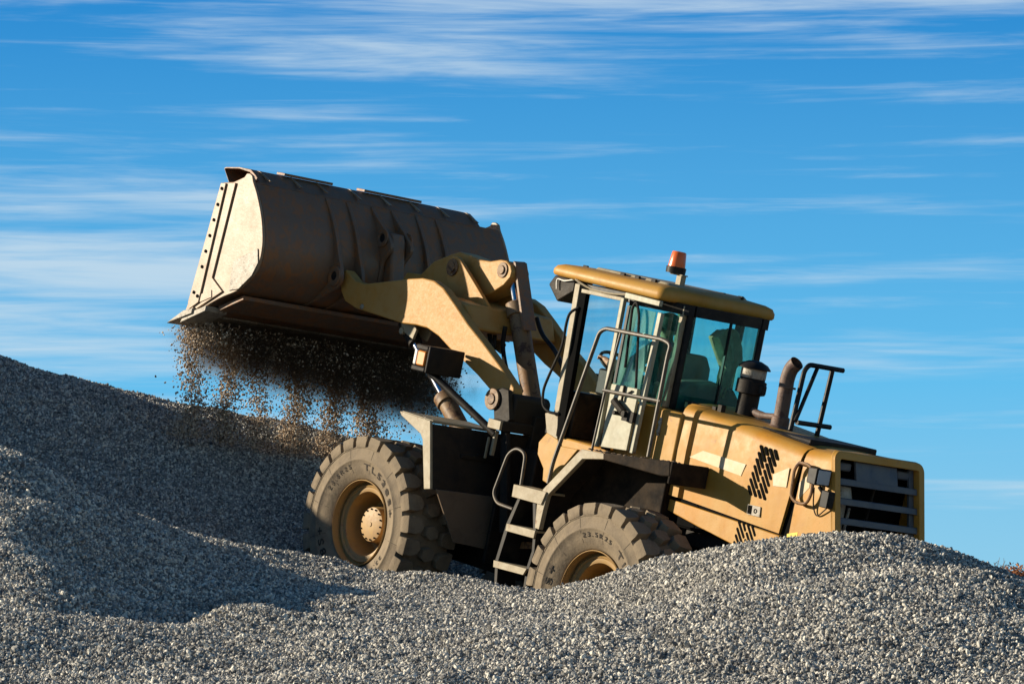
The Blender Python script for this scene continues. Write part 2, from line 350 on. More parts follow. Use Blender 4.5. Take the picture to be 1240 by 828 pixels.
# lift cylinders
for s_ in (1, -1):
    q0 = S(496, 402, .47); q1 = S(597, 592, .47)
    if s_ == -1: q0.y *= -1; q1.y *= -1
    d = q1 - q0; tt = lambda t: q0 + d * t
    lc = MB().tube([tt(.44), tt(1)], .088, 18).tube([tt(.42), tt(.47)], .105, 18).build('lift_cylinder', 'brown' if s_ > 0 else 'brown', LO, .006)
    MB().tube([tt(0), tt(.45)], .045, 16).build('rod', 'chrome', lc)
    MB().tube([tt(-.06), tt(.08)], .07, 16).build('rod_end', 'dark', lc, .006)
    br = XZ([(486, 392), (494, 387), (500, 389), (505, 399), (500, 411), (488, 401)], .56)
    for ya, yb in ((.535, .565), (.375, .40)):
        m = MB().prism(br, ya, yb)
        m.pin((q0.x, q0.z), .035, ya - .01, yb + .012, 14)
        if ya < .5: m.prism([(br[0][0] - .1, br[0][1] + .05), (br[2][0] - .05, br[2][1] + .05), (br[2][0] - .35, br[2][1] + .12)], ya, yb)
        (m if s_ > 0 else m.mirror()).build('cylinder_bracket', 'trim', lc, .006)
    m = MB().box(q0.x - .30, q0.x + .10, .375, .534, q0.z + .075, q0.z + .13)
    (m if s_ > 0 else m.mirror()).build('cylinder_bracket', 'arm', lc, .006)

# ---------------------------------------------------------------- front frame, towers, fenders
fr = MB().box(2.05, 3.75, -.42, .42, -.20, .62).box(2.3, 3.6, -.36, .36, .62, .95)
fr.tube([(3.35, -1.0, 0), (3.35, 1.0, 0)], .20, 20).box(2.0, 2.5, -.5, .5, -.12, 1.0)
frame = fr.build('front_frame', 'dark', LO, .02)
tw = XZ([(597, 486), (600, 474), (608, 469), (616, 472), (617.5, 508), (613.5, 512), (613.5, 645), (604, 645), (606, 513), (598, 508)], .73)
XR = min(q[0] for q in tw[3:5])
for s_ in (1, -1):
    m = MB().prism(tw, .68, .73)
    (m if s_ > 0 else m.mirror()).build('tower_plate', 'dark', frame, .01)
    m = MB().prism([(XR + .02, 1.15), (XR + .02, 1.43), (XR + .06, 1.47), (XR + .12, 1.47), (XR + .12, 1.15)], .26, .679)
    (m if s_ > 0 else m.mirror()).build('tower_block', 'dark', frame, .02)
    m = MB().box(XR + .03, XR + .07, .30, .679, -.1, 1.11)
    (m if s_ > 0 else m.mirror()).build('tower_plate', 'dark', frame, .01)
    m = MB().box(XR - .01, XR + .16, .25, .80, 1.12, 1.215)
    (m if s_ > 0 else m.mirror()).build('tower_shelf', 'dark', frame, .01)
    m = MB().box(XR + .0, XR + .18, .801, .83, 1.125, 1.21)
    (m if s_ > 0 else m.mirror()).build('shelf_lit_end', 'trim', frame, .005)  # pale paint carries the sunlight on the dark shelf's outer end
    m = MB().ring((2.49, 1.378), .05, .10, .731, .755).pin((2.49, 1.378), .05, .40, .765)
    (m if s_ > 0 else m.mirror()).build('tower_pin', 'brown', frame, .006)
    m = MB().box(XR + .08, XR + .115, .76, .80, .88, 1.11).box(XR + .17, XR + .185, .77, .80, .84, 1.04)
    (m if s_ > 0 else m.mirror()).build('tower_lit_strip', 'trim', frame, .008)  # pale strips painted as the sunlit edges of the dark tower
MB().box(2.18, 2.32, -.45, .45, .55, 1.30).build('rear_web', 'dark', frame, .01)
for s_ in (1, -1):
    xr = 2.585
    fl = XZ([(484, 497.5), (521, 509), (521, 592), (513, 592), (511.5, 532), (509, 525), (486, 503)], 1.33)
    m = MB().prism(fl, 1.30, 1.33)
    m.hexa([(2.585, .50, 1.066), (3.059, .50, 1.075), (3.059, 1.299, 1.085), (2.585, 1.299, 1.075), (2.585, .50, 1.09), (3.059, .50, 1.10), (3.059, 1.299, 1.11), (2.585, 1.299, 1.10)])
    fe = (m if s_ > 0 else m.mirror()).build('front_fender', 'trim', LO, .006)
    m = MB().hexa([(2.40, .42, .49), (2.43, .42, .49), (2.43, 1.299, .49), (2.40, 1.299, .49), (2.575, .42, 1.065), (2.605, .42, 1.065), (2.605, 1.299, 1.065), (2.575, 1.299, 1.065)])
    (m if s_ > 0 else m.mirror()).build('fender_panel', 'dark', fe, .006)  # dark material puts the shade of this rear-facing sheet into its colour
    m = MB().box(2.475, 2.52, .45, .98, .80, .84).box(2.47, 2.50, .47, .80, .84, .86)
    (m if s_ > 0 else m.mirror()).build('fender_rail', 'dark', fe, .006)
    m = MB().hexa([(2.30, .62, .02), (2.32, .62, .02), (2.32, 1.02, .05), (2.30, 1.02, .05), (2.385, .45, .50), (2.405, .45, .50), (2.405, 1.27, .50), (2.385, 1.27, .50)])
    (m if s_ > 0 else m.mirror()).build('mud_flap', 'rubber', fe, .004)
    # work light on a long tube arm above the fender
    hy = .98
    A = S(600, 526, .78); B = S(516, 446, hy)
    arm_ = [A, A.lerp(B, .12), A.lerp(B, .5), B, B + (B - A).normalized() * .02]
    m = MB().tube(arm_, .036, 12)
    hl = (m if s_ > 0 else m.mirror()).build('headlight', 'black', LO)
    q = S(520, 434, hy)
    def bx(x0, x1, y0, y1, z0, z1): return MB().box(q.x + x0, q.x + x1, hy + y0, hy + y1, q.z + z0, q.z + z1)
    m = bx(-.20, -.165, -.25, .165, -.13, .12)
    for k in (bx(-.164, .02, .08, .165, .07, .118), bx(-.164, .04, .08, .165, -.128, -.08), bx(-.164, .02, -.25, .08, .09, .118), bx(-.164, .02, -.25, .08, -.128, -.10)): m.add(k.v, k.f)
    (m if s_ > 0 else m.mirror()).build('lamp_bracket', 'dark', hl, .012)
    m = bx(-.16, .06, -.21, -.02, -.095, .085)
    (m if s_ > 0 else m.mirror()).build('lamp_housing', 'dark', hl, .02)
    m = bx(-.12, .0, .0, .15, -.075, .062)
    (m if s_ > 0 else m.mirror()).build('indicator_lens', 'amber', hl, .012)
    m = bx(.002, .05, .0, .15, -.075, .062)
    (m if s_ > 0 else m.mirror()).build('indicator_housing', 'white', hl, .012)

# ---------------------------------------------------------------- wheels
NL = 24
def lathe_y(prof, seg=96):
    return MB().loft([[(r * math.cos(a), y, r * math.sin(a)) for r, y in prof] for a in (2 * math.pi * k / seg for k in range(seg + 1))], False, False)
def tyre_mesh(rot):
    half = [(.402, .20), (.405, .225), (.425, .24), (.46, .262), (.52, .288), (.575, .297), (.58, .302), (.592, .302), (.598, .296), (.65, .292), (.69, .287), (.693, .291), (.70, .291), (.703, .285), (.722, .27), (.732, .24), (.735, .15), (.735, 0)]
    return lathe_y(half + [(r, -y) for r, y in reversed(half[:-1])], 120)
def lugs(rot):
    m = MB(); st = 2 * math.pi / NL
    def blk(tc, pts_top, r0, r1, shr):
        cx = sum(p[0] for p in pts_top) / len(pts_top); cy = sum(p[1] for p in pts_top) / len(pts_top)
        rings = []
        for r, k in ((r0, 1.0), (r1 - .012, 1 - shr * .7), (r1, 1 - shr * 1.35)):
            rings.append([(lambda t, y: ((r - .10 * max(0, abs(y) - .2)) * math.cos(tc + t * st), y, (r - .10 * max(0, abs(y) - .2)) * math.sin(tc + t * st)))(cx + (p[0] - cx) * k, cy + (p[1] - cy) * k) for p in pts_top])
        m.loft(rings)
    for i in range(NL):
        for s_ in (1, -1):
            tc = (i + rot + (0 if s_ > 0 else .5)) * st
            j = random.uniform(-.02, .02)
            P_ = [(-.38 + j, .297), (.38 + j, .297), (.41 + j, .20), (.28 + j, .125), (.02 + j, .10), (-.32 + j, .135), (-.41 + j, .21)]
            blk(tc, [(t * s_, y * s_) for t, y in P_], .715, .812, .075)
            # shoulder wrap: the lug runs a little down the sidewall
            rings = []
            for r, y, w in ((.80, .285, .385), (.755, .297, .39), (.715, .299, .375), (.69, .289, .33)):
                rings.append([(r * math.cos(tc + t * w * st), y * s_, r * math.sin(tc + t * w * st)) for t in (-1, 1)] + [((r - .02) * math.cos(tc + t * w * st), (y - .05) * s_, (r - .02) * math.sin(tc + t * w * st)) for t in (1, -1)])
            m.loft(rings)
        tc = (i + rot + .25) * st
        for dt in (0,):
            P_ = [(-.29, -.01), (-.19, .072), (.15, .080), (.32, .02), (.21, -.072), (-.15, -.080)]
            blk(tc + .25 * st * 0, [(t * 1.15, y) for t, y in P_], .715, .806, .075)
    return m
def rim_mesh():
    prof = [(.402, .228), (.402, .245), (.396, .249), (.390, .240), (.386, .16), (.376, .15), (.368, .165), (.355, .178), (.345, .174), (.338, .166), (.318, .164), (.300, .158), (.292, .14), (.286, .06), (.28, -.04), (.27, -.10), (.20, -.12), (.0, -.12)]
    return lathe_y(prof, 72)
def hub_mesh():
    return lathe_y([(.0, .105), (.03, .106), (.13, .098), (.158, .09), (.165, .075), (.17, .0), (.20, -.06), (.21, -.12)], 48)
def glyphs(text, size):
    cu = bpy.data.curves.new('lettering', 'FONT'); cu.body = text; cu.size = size; cu.extrude = .0; cu.offset = size * .02
    ob = bpy.data.objects.new('lettering', cu); COL.objects.link(ob)
    dg = bpy.context.evaluated_depsgraph_get(); ev = ob.evaluated_get(dg); me = ev.to_mesh()
    vs = [v.co.copy() for v in me.vertices]; fs = [tuple(p.vertices) for p in me.polygons]
    ev.to_mesh_clear(); bpy.data.objects.remove(ob); bpy.data.curves.remove(cu)
    return vs, fs
def sidewall_y(r):   # lettering sits 2 mm proud of the sidewall
    pr = [(.425, .24), (.46, .262), (.52, .288), (.575, .297), (.598, .297), (.65, .292), (.69, .287), (.735, .27)]
    return float(np.interp(r, [p[0] for p in pr], [p[1] for p in pr])) + .005
def ring_text(m, text, r, a0, size, stretch=1.0, gap=.0):
    """letters around the sidewall; a0 = angle (deg) of the middle, from forward towards up; read from outside (left side)"""
    ang = R(a0); items = []; tot = 0
    for ch in text:
        if ch == ' ': tot += size * .4; items.append((None, size * .4)); continue
        vs, fs = glyphs(ch, size); w = max(v.x for v in vs) - min(v.x for v in vs); x0 = min(v.x for v in vs)
        items.append(([(v.x - x0, v.y) for v in vs], fs, w * stretch)); tot += w * stretch + size * (.18 + gap)
    pos = -tot / 2
    for it in items:
        if it[0] is None: pos += it[1]; continue
        vs, fs, w = it; P_ = []
        # subdivide not needed: letters are small next to the ring
        for x, y in vs:
            rr = r + y; th = ang - (-(pos + x * stretch)) / r     # seen from the left, forward (+x) is to the left
            th = ang - (pos + x * stretch) / r * -1
            P_.append((rr * math.cos(th), sidewall_y(rr), rr * math.sin(th)))
        m.add(P_, fs); pos += w + size * (.18 + gap)
    return m
WHEELS = [('wheel', 3.35, 1, .35, 79, 63), ('wheel', 0.0, 1, .1, -19, 60), ('wheel', 3.35, -1, .7, 60, 0), ('wheel', 0, -1, .55, 20, 0)]
for nm, wx, s_, rot, a_big, _ in WHEELS:
    w = part_empty('wheel', LO, Vector((wx, 1.08 * s_, 0)) - BASE)
    Z0 = Vector((0, 0, 0))
    def wb(mb, n, m, bev=0, sm=35):
        mb = mb if s_ > 0 else mb.mirror()
        return mb.build(n, m, w, bev, sm, Z0)
    wb(tyre_mesh(rot), 'tyre', 'tyre', 0, 50)
    wb(lugs(rot), 'tread', 'tyre', 0, 35)
    wb(rim_mesh(), 'rim', 'rim', 0, 40)
    wb(hub_mesh(), 'hub', 'rim', 0, 40)
    if s_ > 0:
        for k in range(14):
            a = 2 * math.pi * k / 14
            wb(MB().pin((.143 * math.cos(a), .143 * math.sin(a)), .009, .09, .105, 6), 'bolt', 'slot')
    wb(MB().pin((0, 0), .022, .10, .112, 8), 'hub_plug', 'rim')
    if s_ > 0:
        big, small = (128, 47) if wx > 1 else (163, 91)
        for o_ in (0, 180):
            ring_text(MB(), 'TL538S+', .495, big + o_, .088, 1.55, .22).build('lettering', 'letter', w, 0, 35, Z0)
            ring_text(MB(), '23.5R25', .515, small + o_, .054, 1.45, .26).build('lettering', 'letter', w, 0, 35, Z0)
        for a in range(0, 360, 30):
            th = R(a + 7); pr_ = [(.47, .0035), (.50, .0035), (.56, .003), (.575, .003), (.65, .003), (.685, .003)]
            k = MB().add([(r * math.cos(th + e * q), sidewall_y(r) - .0035, r * math.sin(th + e * q)) for r, e in pr_ for q in (-1, 1)], [(2 * i, 2 * i + 1, 2 * i + 3, 2 * i + 2) for i in range(5)])
            k.build('mould_line', 'letter', w, 0, 35, Z0)

# ---------------------------------------------------------------- rear frame
rf = MB().box(-1.75, 1.75, -.40, .40, -.05, .62).tube([(0, -1.0, 0), (0, 1.0, 0)], .20, 20)
rf.box(1.6, 2.15, -.16, .16, -.15, .75).pin((0, 0), .3, -.3, .3)
rf.box(-1.30, .1, -.46, .46, .55, 1.2)
rear_frame = rf.build('rear_frame', 'dark', LO, .02)
MB().prism([(-1.30, .55), (-1.55, .02), (-1.86, .06), (-1.88, .60), (-1.75, .66)], -.95, .95).build('counterweight', 'dark', LO, .04)
MB().box(.1, 1.5, -.62, .62, .62, 1.16).build('cab_mount', 'mat_rubber', rear_frame, .02)  # black colour carries the shade under the cab
MB().tube([(1.85, 0, -.15), (1.85, 0, 1.0)], .09, 16).build('articulation_pin', 'dark', rear_frame, .01)

# ---------------------------------------------------------------- cab
cb = MB()
# lower shell behind and under the door, floor
cb.box(.10, .90, -.60, .60, 1.17, 1.66)
cb.box(.90, 1.62, -.66, .66, 1.10, 1.20)
cab = cb.build('cab', 'yellow', LO, .02)
def post(pts, half, name, m, bev=.006, prt=None):
    mm = MB().loft([[(p[0] - half[0], p[1] - half[1], p[2]), (p[0] + half[0], p[1] - half[1], p[2]), (p[0] + half[0], p[1] + half[1], p[2]), (p[0] - half[0], p[1] + half[1], p[2])] for p in pts])
    return mm.build(name, m, prt or cab, bev)
for s_ in (1, -1):
    post([(1.545, .66 * s_, 1.19), (1.60, .66 * s_, 2.57)], (.045, .025), 'front_pillar', 'slot')
    post([(1.645, .645 * s_, 1.39), (1.70, .645 * s_, 2.57)], (.035, .035), 'front_pillar', 'trim')
    post([(.925, .655 * s_, 1.19), (.925, .655 * s_, 2.57)], (.035, .03), 'door_pillar', 'black')
    post([(.415, .44 * s_, 1.67), (.415, .44 * s_, 2.57)], (.018, .028), 'rear_pillar', 'dark')
    post([(.455, .478 * s_, 1.67), (.455, .478 * s_, 2.57)], (.022, .03), 'rear_pillar', 'trim')
    # header rails
    MB().box(.94, 1.72, .60 * s_, .67 * s_, 2.50, 2.585).build('header_rail', 'black', cab, .006)
    MB().loft([[(.94, .60 * s_, 2.49), (.94, .665 * s_, 2.49), (.94, .665 * s_, 2.585), (.94, .60 * s_, 2.585)], [(.39, .42 * s_, 2.49), (.39, .49 * s_, 2.49), (.39, .49 * s_, 2.585), (.39, .42 * s_, 2.585)]]).build('header_rail', 'black', cab)
    # side quarter glass from the door pillar to the rear pillar
    mq = MB().hexa([(.89, .645 * s_, 1.665), (.90, .65 * s_, 1.665), (.505, .485 * s_, 1.665), (.50, .48 * s_, 1.665), (.89, .645 * s_, 2.49), (.90, .65 * s_, 2.49), (.505, .485 * s_, 2.49), (.50, .48 * s_, 2.49)])
    mq.build('quarter_window', 'teal_glass' if s_ > 0 else 'pale_glass', cab)
    MB().hexa([(1.68, .655 * s_, 1.39), (1.684, .655 * s_, 1.39), (1.80, .50 * s_, 1.39), (1.796, .50 * s_, 1.39), (1.735, .655 * s_, 2.55), (1.739, .655 * s_, 2.55), (1.83, .50 * s_, 2.55), (1.826, .50 * s_, 2.55)]).build('corner_glass', 'pale_glass', cab)
MB().box(1.81, 1.815, -.49, .49, 1.39, 2.55).build('windshield', 'clear_glass', cab)
MB().box(1.66, 1.80, -.64, .64, 1.19, 1.385).build('cab_front_panel', 'dark', cab, .01)
rw = MB().box(.405, .41, -.40, .40, 1.68, 2.49).build('rear_window', 'teal_glass', cab)
MB().box(.395, .42, -.06, -.045, 1.68, 2.49).build('window_divider', 'black', rw)
MB().box(.39, .44, -.40, .40, 2.49, 2.585).build('header_rail', 'black', cab, .004)
MB().box(.98, 1.54, -.662, -.658, 1.25, 2.50).build('side_window', 'clear_glass', cab)
# roof : rounded cap with overhang
def rrect(x0, x1, y, r, n=5, yr=None):
    out = []; yr = yr or y
    for cx, cy, a0 in ((x1 - r, y - r, 0), (x0 + r, yr - r, 90), (x0 + r, -yr + r, 180), (x1 - r, -y + r, 270)):
        for k in range(n + 1):
            a = R(a0 + 90 * k / n); out.append((cx + r * math.cos(a), cy + r * math.sin(a)))
    return out
rings = []
for ins, zf, zr in ((.05, 2.605, 2.575), (.012, 2.612, 2.582), (0, 2.63, 2.60), (0, 2.665, 2.64), (.02, 2.70, 2.68), (.07, 2.722, 2.70), (.20, 2.735, 2.715), (.40, 2.745, 2.73)):
    q = rrect(.515 + ins, 2.085 - ins, .71 - ins, max(.03, .09 - ins * .1))
    rings.append([(x, y, zr + (zf - zr) * (x - .515) / 1.57) for x, y in q])
roof = MB().loft(rings).build('roof', 'yellow', LO, 0, 50)
MB().box(.56, 1.98, -.60, .60, 2.56, 2.583).build('roof_lining', 'black', roof, .004)
MB().loft([[(x, y, 2.712 + .012 * k + (x - .5) * .012) for x, y in rrect(.70 + .01 * k, 1.75 - .01 * k, .50 - .01 * k, .06)] for k in range(3)]).build('roof_hatch', 'trim', roof, .003)
for x, y in ((1.9, .45), (1.3, .52), (1.1, .52), (.9, .5), (.75, -.2), (.72, -.4)):
    MB().box(x - .03, x + .03, y - .012, y + .012, 2.715, 2.745).build('roof_clip', 'dark', roof, .004)
# beacon
b0 = S(823, 345, .3)
bkt = MB().box(b0.x - .035, b0.x + .03, .27, .33, b0.z - .02, b0.z + .085).box(b0.x - .05, b0.x + .12, .265, .335, b0.z + .08, b0.z + .092)
beacon = bkt.build('beacon', 'trim', roof, .004)
bx_, bz_ = b0.x + .085, b0.z + .092
def lathe_z(cx, cy, prof, seg=28, tilt=0):
    return MB().loft([[(cx + r * math.cos(a), cy + r * math.sin(a), z) for r, z in prof] for a in (2 * math.pi * k / seg for k in range(seg + 1))], False, False)
lathe_z(bx_, .3, [(0, bz_), (.088, bz_), (.09, bz_ + .055), (.076, bz_ + .06)]).build('beacon_base', 'black', beacon, 0, 40)
lathe_z(bx_, .3, [(.078, bz_ + .058), (.075, bz_ + .09), (.064, bz_ + .185), (.056, bz_ + .195), (0, bz_ + .198)]).build('beacon_lens', 'orange', beacon, 0, 40)
# hanging work light under the front edge of the roof
wl = MB().prism(XZ([(664, 344), (672, 333), (697, 338), (695, 353), (674, 365)], .62), .40, .62).build('work_light', 'dark', LO, .015)
MB().tube(curve([S(674, 350, .64), S(675, 338, .64), S(684, 340, .64), S(697, 338, .65)], 6), .006, 6).build('wire', 'white', wl)
MB().tube(curve([(1.70, .715, 2.605), (1.5, .69, 2.55), (1.2, .71, 2.545), (.95, .715, 2.57)], 6), .009, 6).build('wire', 'trim', cab)
MB().box(1.02, 1.62, .672, .69, 2.50, 2.535).build('door_rail', 'trim', cab, .004)

# yellow lower front corner of the cab
cp = XZ([(652.5, 535), (662.6, 523.5), (675.6, 532), (677, 539.4), (700, 544), (664, 586), (657, 581.5), (658, 567), (651, 549.6)], .68)
MB().prism(cp, .62, .682).build('corner_panel', 'yellow', cab, .006)
cp = XZ([(660, 500), (676, 497), (675, 532), (662, 524)], .683)
MB().prism(cp, .60, .685).build('corner_panel', 'trim', cab, .006)

# door, swung fully open against the side of the cab
YD = .735
def dz(pts): return XZ(pts, YD)
A_, B_, C_, D_ = dz([(758, 361), (800, 371.5), (763, 548), (724, 541)])
def lerp2(a, b, t): return (a[0] + (b[0] - a[0]) * t, a[1] + (b[1] - a[1]) * t)
m = MB()
def bar(p, q, w0, w1):  # flat bar in door plane between two points
    dx, dz_ = q[0] - p[0], q[1] - p[1]; l = math.hypot(dx, dz_); nx, nz = -dz_ / l, dx / l
    m.prism([(p[0] + nx * w0, p[1] + nz * w0), (q[0] + nx * w0, q[1] + nz * w0), (q[0] + nx * w1, q[1] + nz * w1), (p[0] + nx * w1, p[1] + nz * w1)], YD - .02, YD + .02)
M1, M2 = lerp2(A_, D_, .60), lerp2(B_, C_, .60)
m = MB()
bar(A_, B_, -.05, .0); bar((A_[0] - .0, A_[1] - .002), (D_[0], D_[1]), .0, .045); bar((B_[0], B_[1] - .05), (C_[0], C_[1]), -.05, 0)
bar((M1[0] - .045, M1[1]), (M2[0] + .05, M2[1]), -.04, .02)
door = m.build('cab_door', 'door', cab, .006)
lo1, lo2 = lerp2(A_, D_, .615), lerp2(B_, C_, .615)
MB().prism([(lo1[0] - .04, lo1[1] - .03), (lo2[0] + .045, lo2[1] - .03), (C_[0] + .04, C_[1] + .01), (D_[0] - .04, D_[1] + .01)], YD - .014, YD + .012).build('door_panel', 'door', door, .004)
MB().prism([(A_[0] - .04, A_[1] - .055), (B_[0] + .045, B_[1] - .055), (M2[0] + .045, M2[1] + .03), (M1[0] - .04, M1[1] + .03)], YD - .004, YD + .002).build('door_glass', 'door_glass', door)
MB().prism([(A_[0] + .03, A_[1]), (A_[0] + .062, A_[1] + .002), (D_[0] + .062, D_[1]), (D_[0] + .03, D_[1])], YD - .03, YD + .004).build('door_seal', 'black', door)
MB().prism([(A_[0] - .052, A_[1] - .06), (A_[0] - .08, A_[1] - .06), (M1[0] - .08, M1[1] + .05), (M1[0] - .052, M1[1] + .05)], YD + .0025, YD + .01).build('door_seal', 'black', door)
hp = [S(770, 470, YD + .05), S(774, 380, YD + .05), S(771, 365, YD + .05), S(766, 372, YD + .05), S(757, 445, YD + .05)]
MB().tube(rounded(hp, .05), .012, 8).build('door_grab_bar', 'black', door)
for px, py in ((752, 494),):
    q = S(px, py, YD + .04)
    lm_ = MB().tube([(q.x + .10, YD + .05, q.z + .05), (q.x - .05, YD + .05, q.z - .03)], .035, 10).box(q.x - .20, q.x - .05, YD + .014, YD + .06, q.z - .10, q.z - .01)
    lm_.pin((q.x + .03, q.z - .05), .02, YD + .013, YD + .09, 10).pin((q.x - .08, q.z - .04), .03, YD + .013, YD + .08, 10)
    lm_.tube([(q.x + .02, YD + .03, q.z + .20), (q.x + .02, YD + .03, q.z + .06)], .012, 8).tube([(q.x + .02, YD + .03, q.z + .10), (q.x - .09, YD + .03, q.z + .17)], .008, 8)
    lm_.build('door_latch', 'dark', door, .006)
# grab handle by the front pillar
MB().tube(rounded([S(701, 372.5, .69), S(690, 378, .73), S(686, 390, .74), S(681, 420, .74), S(665, 454, .74), S(657.5, 472, .74), S(657, 491, .74), S(664, 499, .73), S(677, 501, .69)], .08), .013, 10).build('grab_handle', 'black', cab)

# seat, console and steering wheel
SX_ = .24
st = MB().box(.60 + SX_, 1.06 + SX_, -.25, .25, 1.50, 1.63).box(.66 + SX_, .98 + SX_, -.2, .2, 1.20, 1.50)
seat = st.build('seat', 'seat', cab, .04, seg=3)
MB().loft([[(.50 + d + SX_, -.25 + i, z), (.62 + d + SX_, -.25 + i, z), (.62 + d + SX_, .25 - i, z), (.50 + d + SX_, .25 - i, z)] for z, d, i in ((1.56, .03, 0), (1.85, .0, .0), (2.05, -.02, .03), (2.16, -.02, .10))]).build('seat_back', 'seat', seat, .03, seg=3)
MB().loft([[(x, y, z) for y, z in ((-.40, 1.64), (.40, 1.64), (.40, 1.80), (.28, 1.92), (0, 1.96), (-.28, 1.92), (-.40, 1.80))] for x in (.44, .62)]).build('rear_shelf_cover', 'seat', seat, .03, seg=3)
MB().box(.60 + SX_, 1.0 + SX_, .30, .40, 1.64, 1.71).build('arm_rest', 'black', seat, .02)
con = MB().loft([[(x - a, -.11, z), (x + a, -.11, z), (x + a, .11, z), (x - a, .11, z)] for x, z, a in ((1.56, 1.20, .12), (1.56, 1.55, .10), (1.58, 1.83, .08), (1.59, 1.90, .11))])
con.box(1.50, 1.70, -.6, .6, 1.20, 1.62).box(1.52, 1.72, -.40, .22, 1.62, 1.86)
cons = con.build('steering_column', 'black', cab, .02)
hand_spot = S(731, 437, .20)
swc = Vector((hand_spot.x, 0, hand_spot.z - .02)); ax1 = Vector((.86, 0, .5)); ax2 = Vector((0, 1, 0))
ring = [swc + (ax1 * math.cos(a) + ax2 * math.sin(a)) * .20 for a in (2 * math.pi * k / 32 for k in range(33))]
swm = MB().tube(ring, .016, 8)
for k in range(3):
    a = 2 * math.pi * k / 3; swm.tube([swc - Vector((0, 0, .03)), swc + (ax1 * math.cos(a) + ax2 * math.sin(a)) * .2], .012, 6)
swm.build('steering_wheel', 'black', cab, 0)

# ---------------------------------------------------------------- rear fenders, platform, ladder, rails
for s_ in (1, -1):
    outp = [(650, 640), (652.5, 610), (659, 594), (703.5, 545), (730.7, 548.5)]; 
    tr = XZ([(647.5, 639), (650, 610), (657.5, 592), (703.5, 543.5), (731, 548.5), (731, 556), (705, 555.5), (662.5, 600), (658, 617), (652.5, 641)], .99)
    m = MB().prism(tr, .94, .99)
    fe = (m if s_ > 0 else m.mirror()).build('rear_fender', 'trim', LO, .005)
    up = XZ([(648.5, 638), (651, 610), (658.5, 592.5), (704, 544.5), (731, 549)], .96); lo_ = [(x - .012, z - .02) for x, z in up]
    m = MB().loft([[(a[0], .50, a[1]), (a[0], .939, a[1]), (b[0], .939, b[1]), (b[0], .50, b[1])] for a, b in zip(up, lo_)])
    (m if s_ > 0 else m.mirror()).build('fender_sheet', 'dark', fe)
    pl = XZ([(731, 548), (812, 558.5), (811, 577), (800, 576), (731, 556.5)], .99)
    m = MB().prism(pl, .945, .995)
    (xa, za), (xb, zb_) = pl[0], pl[1]
    m.hexa([(xa, .56, za - .03), (xb, .56, zb_ - .03), (xb, .944, zb_ - .03), (xa, .944, za - .03), (xa, .56, za - .004), (xb, .56, zb_ - .004), (xb, .944, zb_ - .004), (xa, .944, za - .004)])
    m.box(xb - .035, xb - .003, .56, .99, zb_ - .19, zb_ - .002)
    (m if s_ > 0 else m.mirror()).build('platform', 'mat_rubber', fe, .01)
    m = MB()
    for k in range(60):
        t = random.random() * 1.35 - .35; x = xa + (xb - xa) * t; zz = za + (zb_ - za) * max(t, 0) - .006; y = random.uniform(.78, .975); r = random.uniform(.008, .02)
        m.loft([[(x + r * k1 * math.cos(a), y + r * k1 * math.sin(a), zz + h) for a in (2 * math.pi * q / 7 for q in range(7))] for h, k1 in ((0, 1.3), (r * .5, 1.0), (r * .8, .4))])
    (m if s_ > 0 else m.mirror()).build('dirt_lumps', 'rubber', fe)
    m = MB().box(-.25, .62, .44, .52, .70, 1.10)
    (m if s_ > 0 else m.mirror()).build('side_box', 'slot', LO, .02)  # painted black to stand in for the shade under the platform
    # boarding ladder
    lad = MB().prism(XZ([(630.8, 589.6), (634, 590.5), (630.5, 603), (617.5, 634), (603.5, 678), (601.5, 707), (598.2, 707), (599.8, 677), (613.2, 633), (626.8, 603)], .98), .76, .98)
    lad.prism(XZ([(645, 600), (648.8, 601), (649, 645), (647, 668), (640.5, 688), (636.5, 712), (633.5, 711), (637, 688), (643.8, 667), (645.5, 645)], .98), .76, .98)
    ladder = (lad if s_ > 0 else lad.mirror()).build('ladder', 'black', LO, .003)
    for k_, pts in enumerate(([(622, 586), (661.5, 595.5), (655, 611), (619.5, 601)], [(613.4, 633.5), (648.2, 642), (646, 651.7), (611.8, 642.2)], [(597.5, 677.8), (637.7, 688.2), (633.2, 696), (597, 686.2)])):
        pz = XZ(pts, 1.005)
        m = MB().prism(pz, .982, 1.005)
        m.prism([pz[0], pz[1], (pz[1][0], pz[1][1] - .02), (pz[0][0], pz[0][1] - .02)], .78, .9815)
        (m if s_ > 0 else m.mirror()).build('tread_plate', 'trim', ladder, .004)
    pz = XZ([(614, 655), (646, 656), (645, 664), (611, 664)], .78)
    m = MB().prism(pz, .761, .78)
    (m if s_ > 0 else m.mirror()).build('rung', 'brown', ladder, .004)
    m = MB().tube(rounded([S(631, 587, .96), S(636.8, 549, .96), S(626, 542, .96), S(615.5, 549, .96), S(597.3, 597, .96), S(602, 609, .96), S(621, 616, .96)], .07), .016, 10)
    (m if s_ > 0 else m.mirror()).build('handrail', 'steelrail', ladder)
    yr = .95
    hr = [S(664, 585, yr), S(669.6, 560, yr), S(726, 402, yr), S(733.6, 397.5, yr), S(803, 411, yr), S(812.5, 417, yr), S(809, 429, yr), S(785, 553, yr)]
    m = MB().tube(rounded(hr, .06), .019, 10)
    if s_ < 0: continue
    hrail = m.build('platform_handrail', 'steelrail', LO)
    MB().tube([S(731, 472.5, yr), S(800, 486, yr)], .017, 10).build('mid_rail', 'steelrail', hrail)
    MB().tube([S(752.5, 400, yr), S(733, 472.5, yr), S(716.5, 546, yr)], .012, 10).build('rail_post', 'steelrail', hrail)

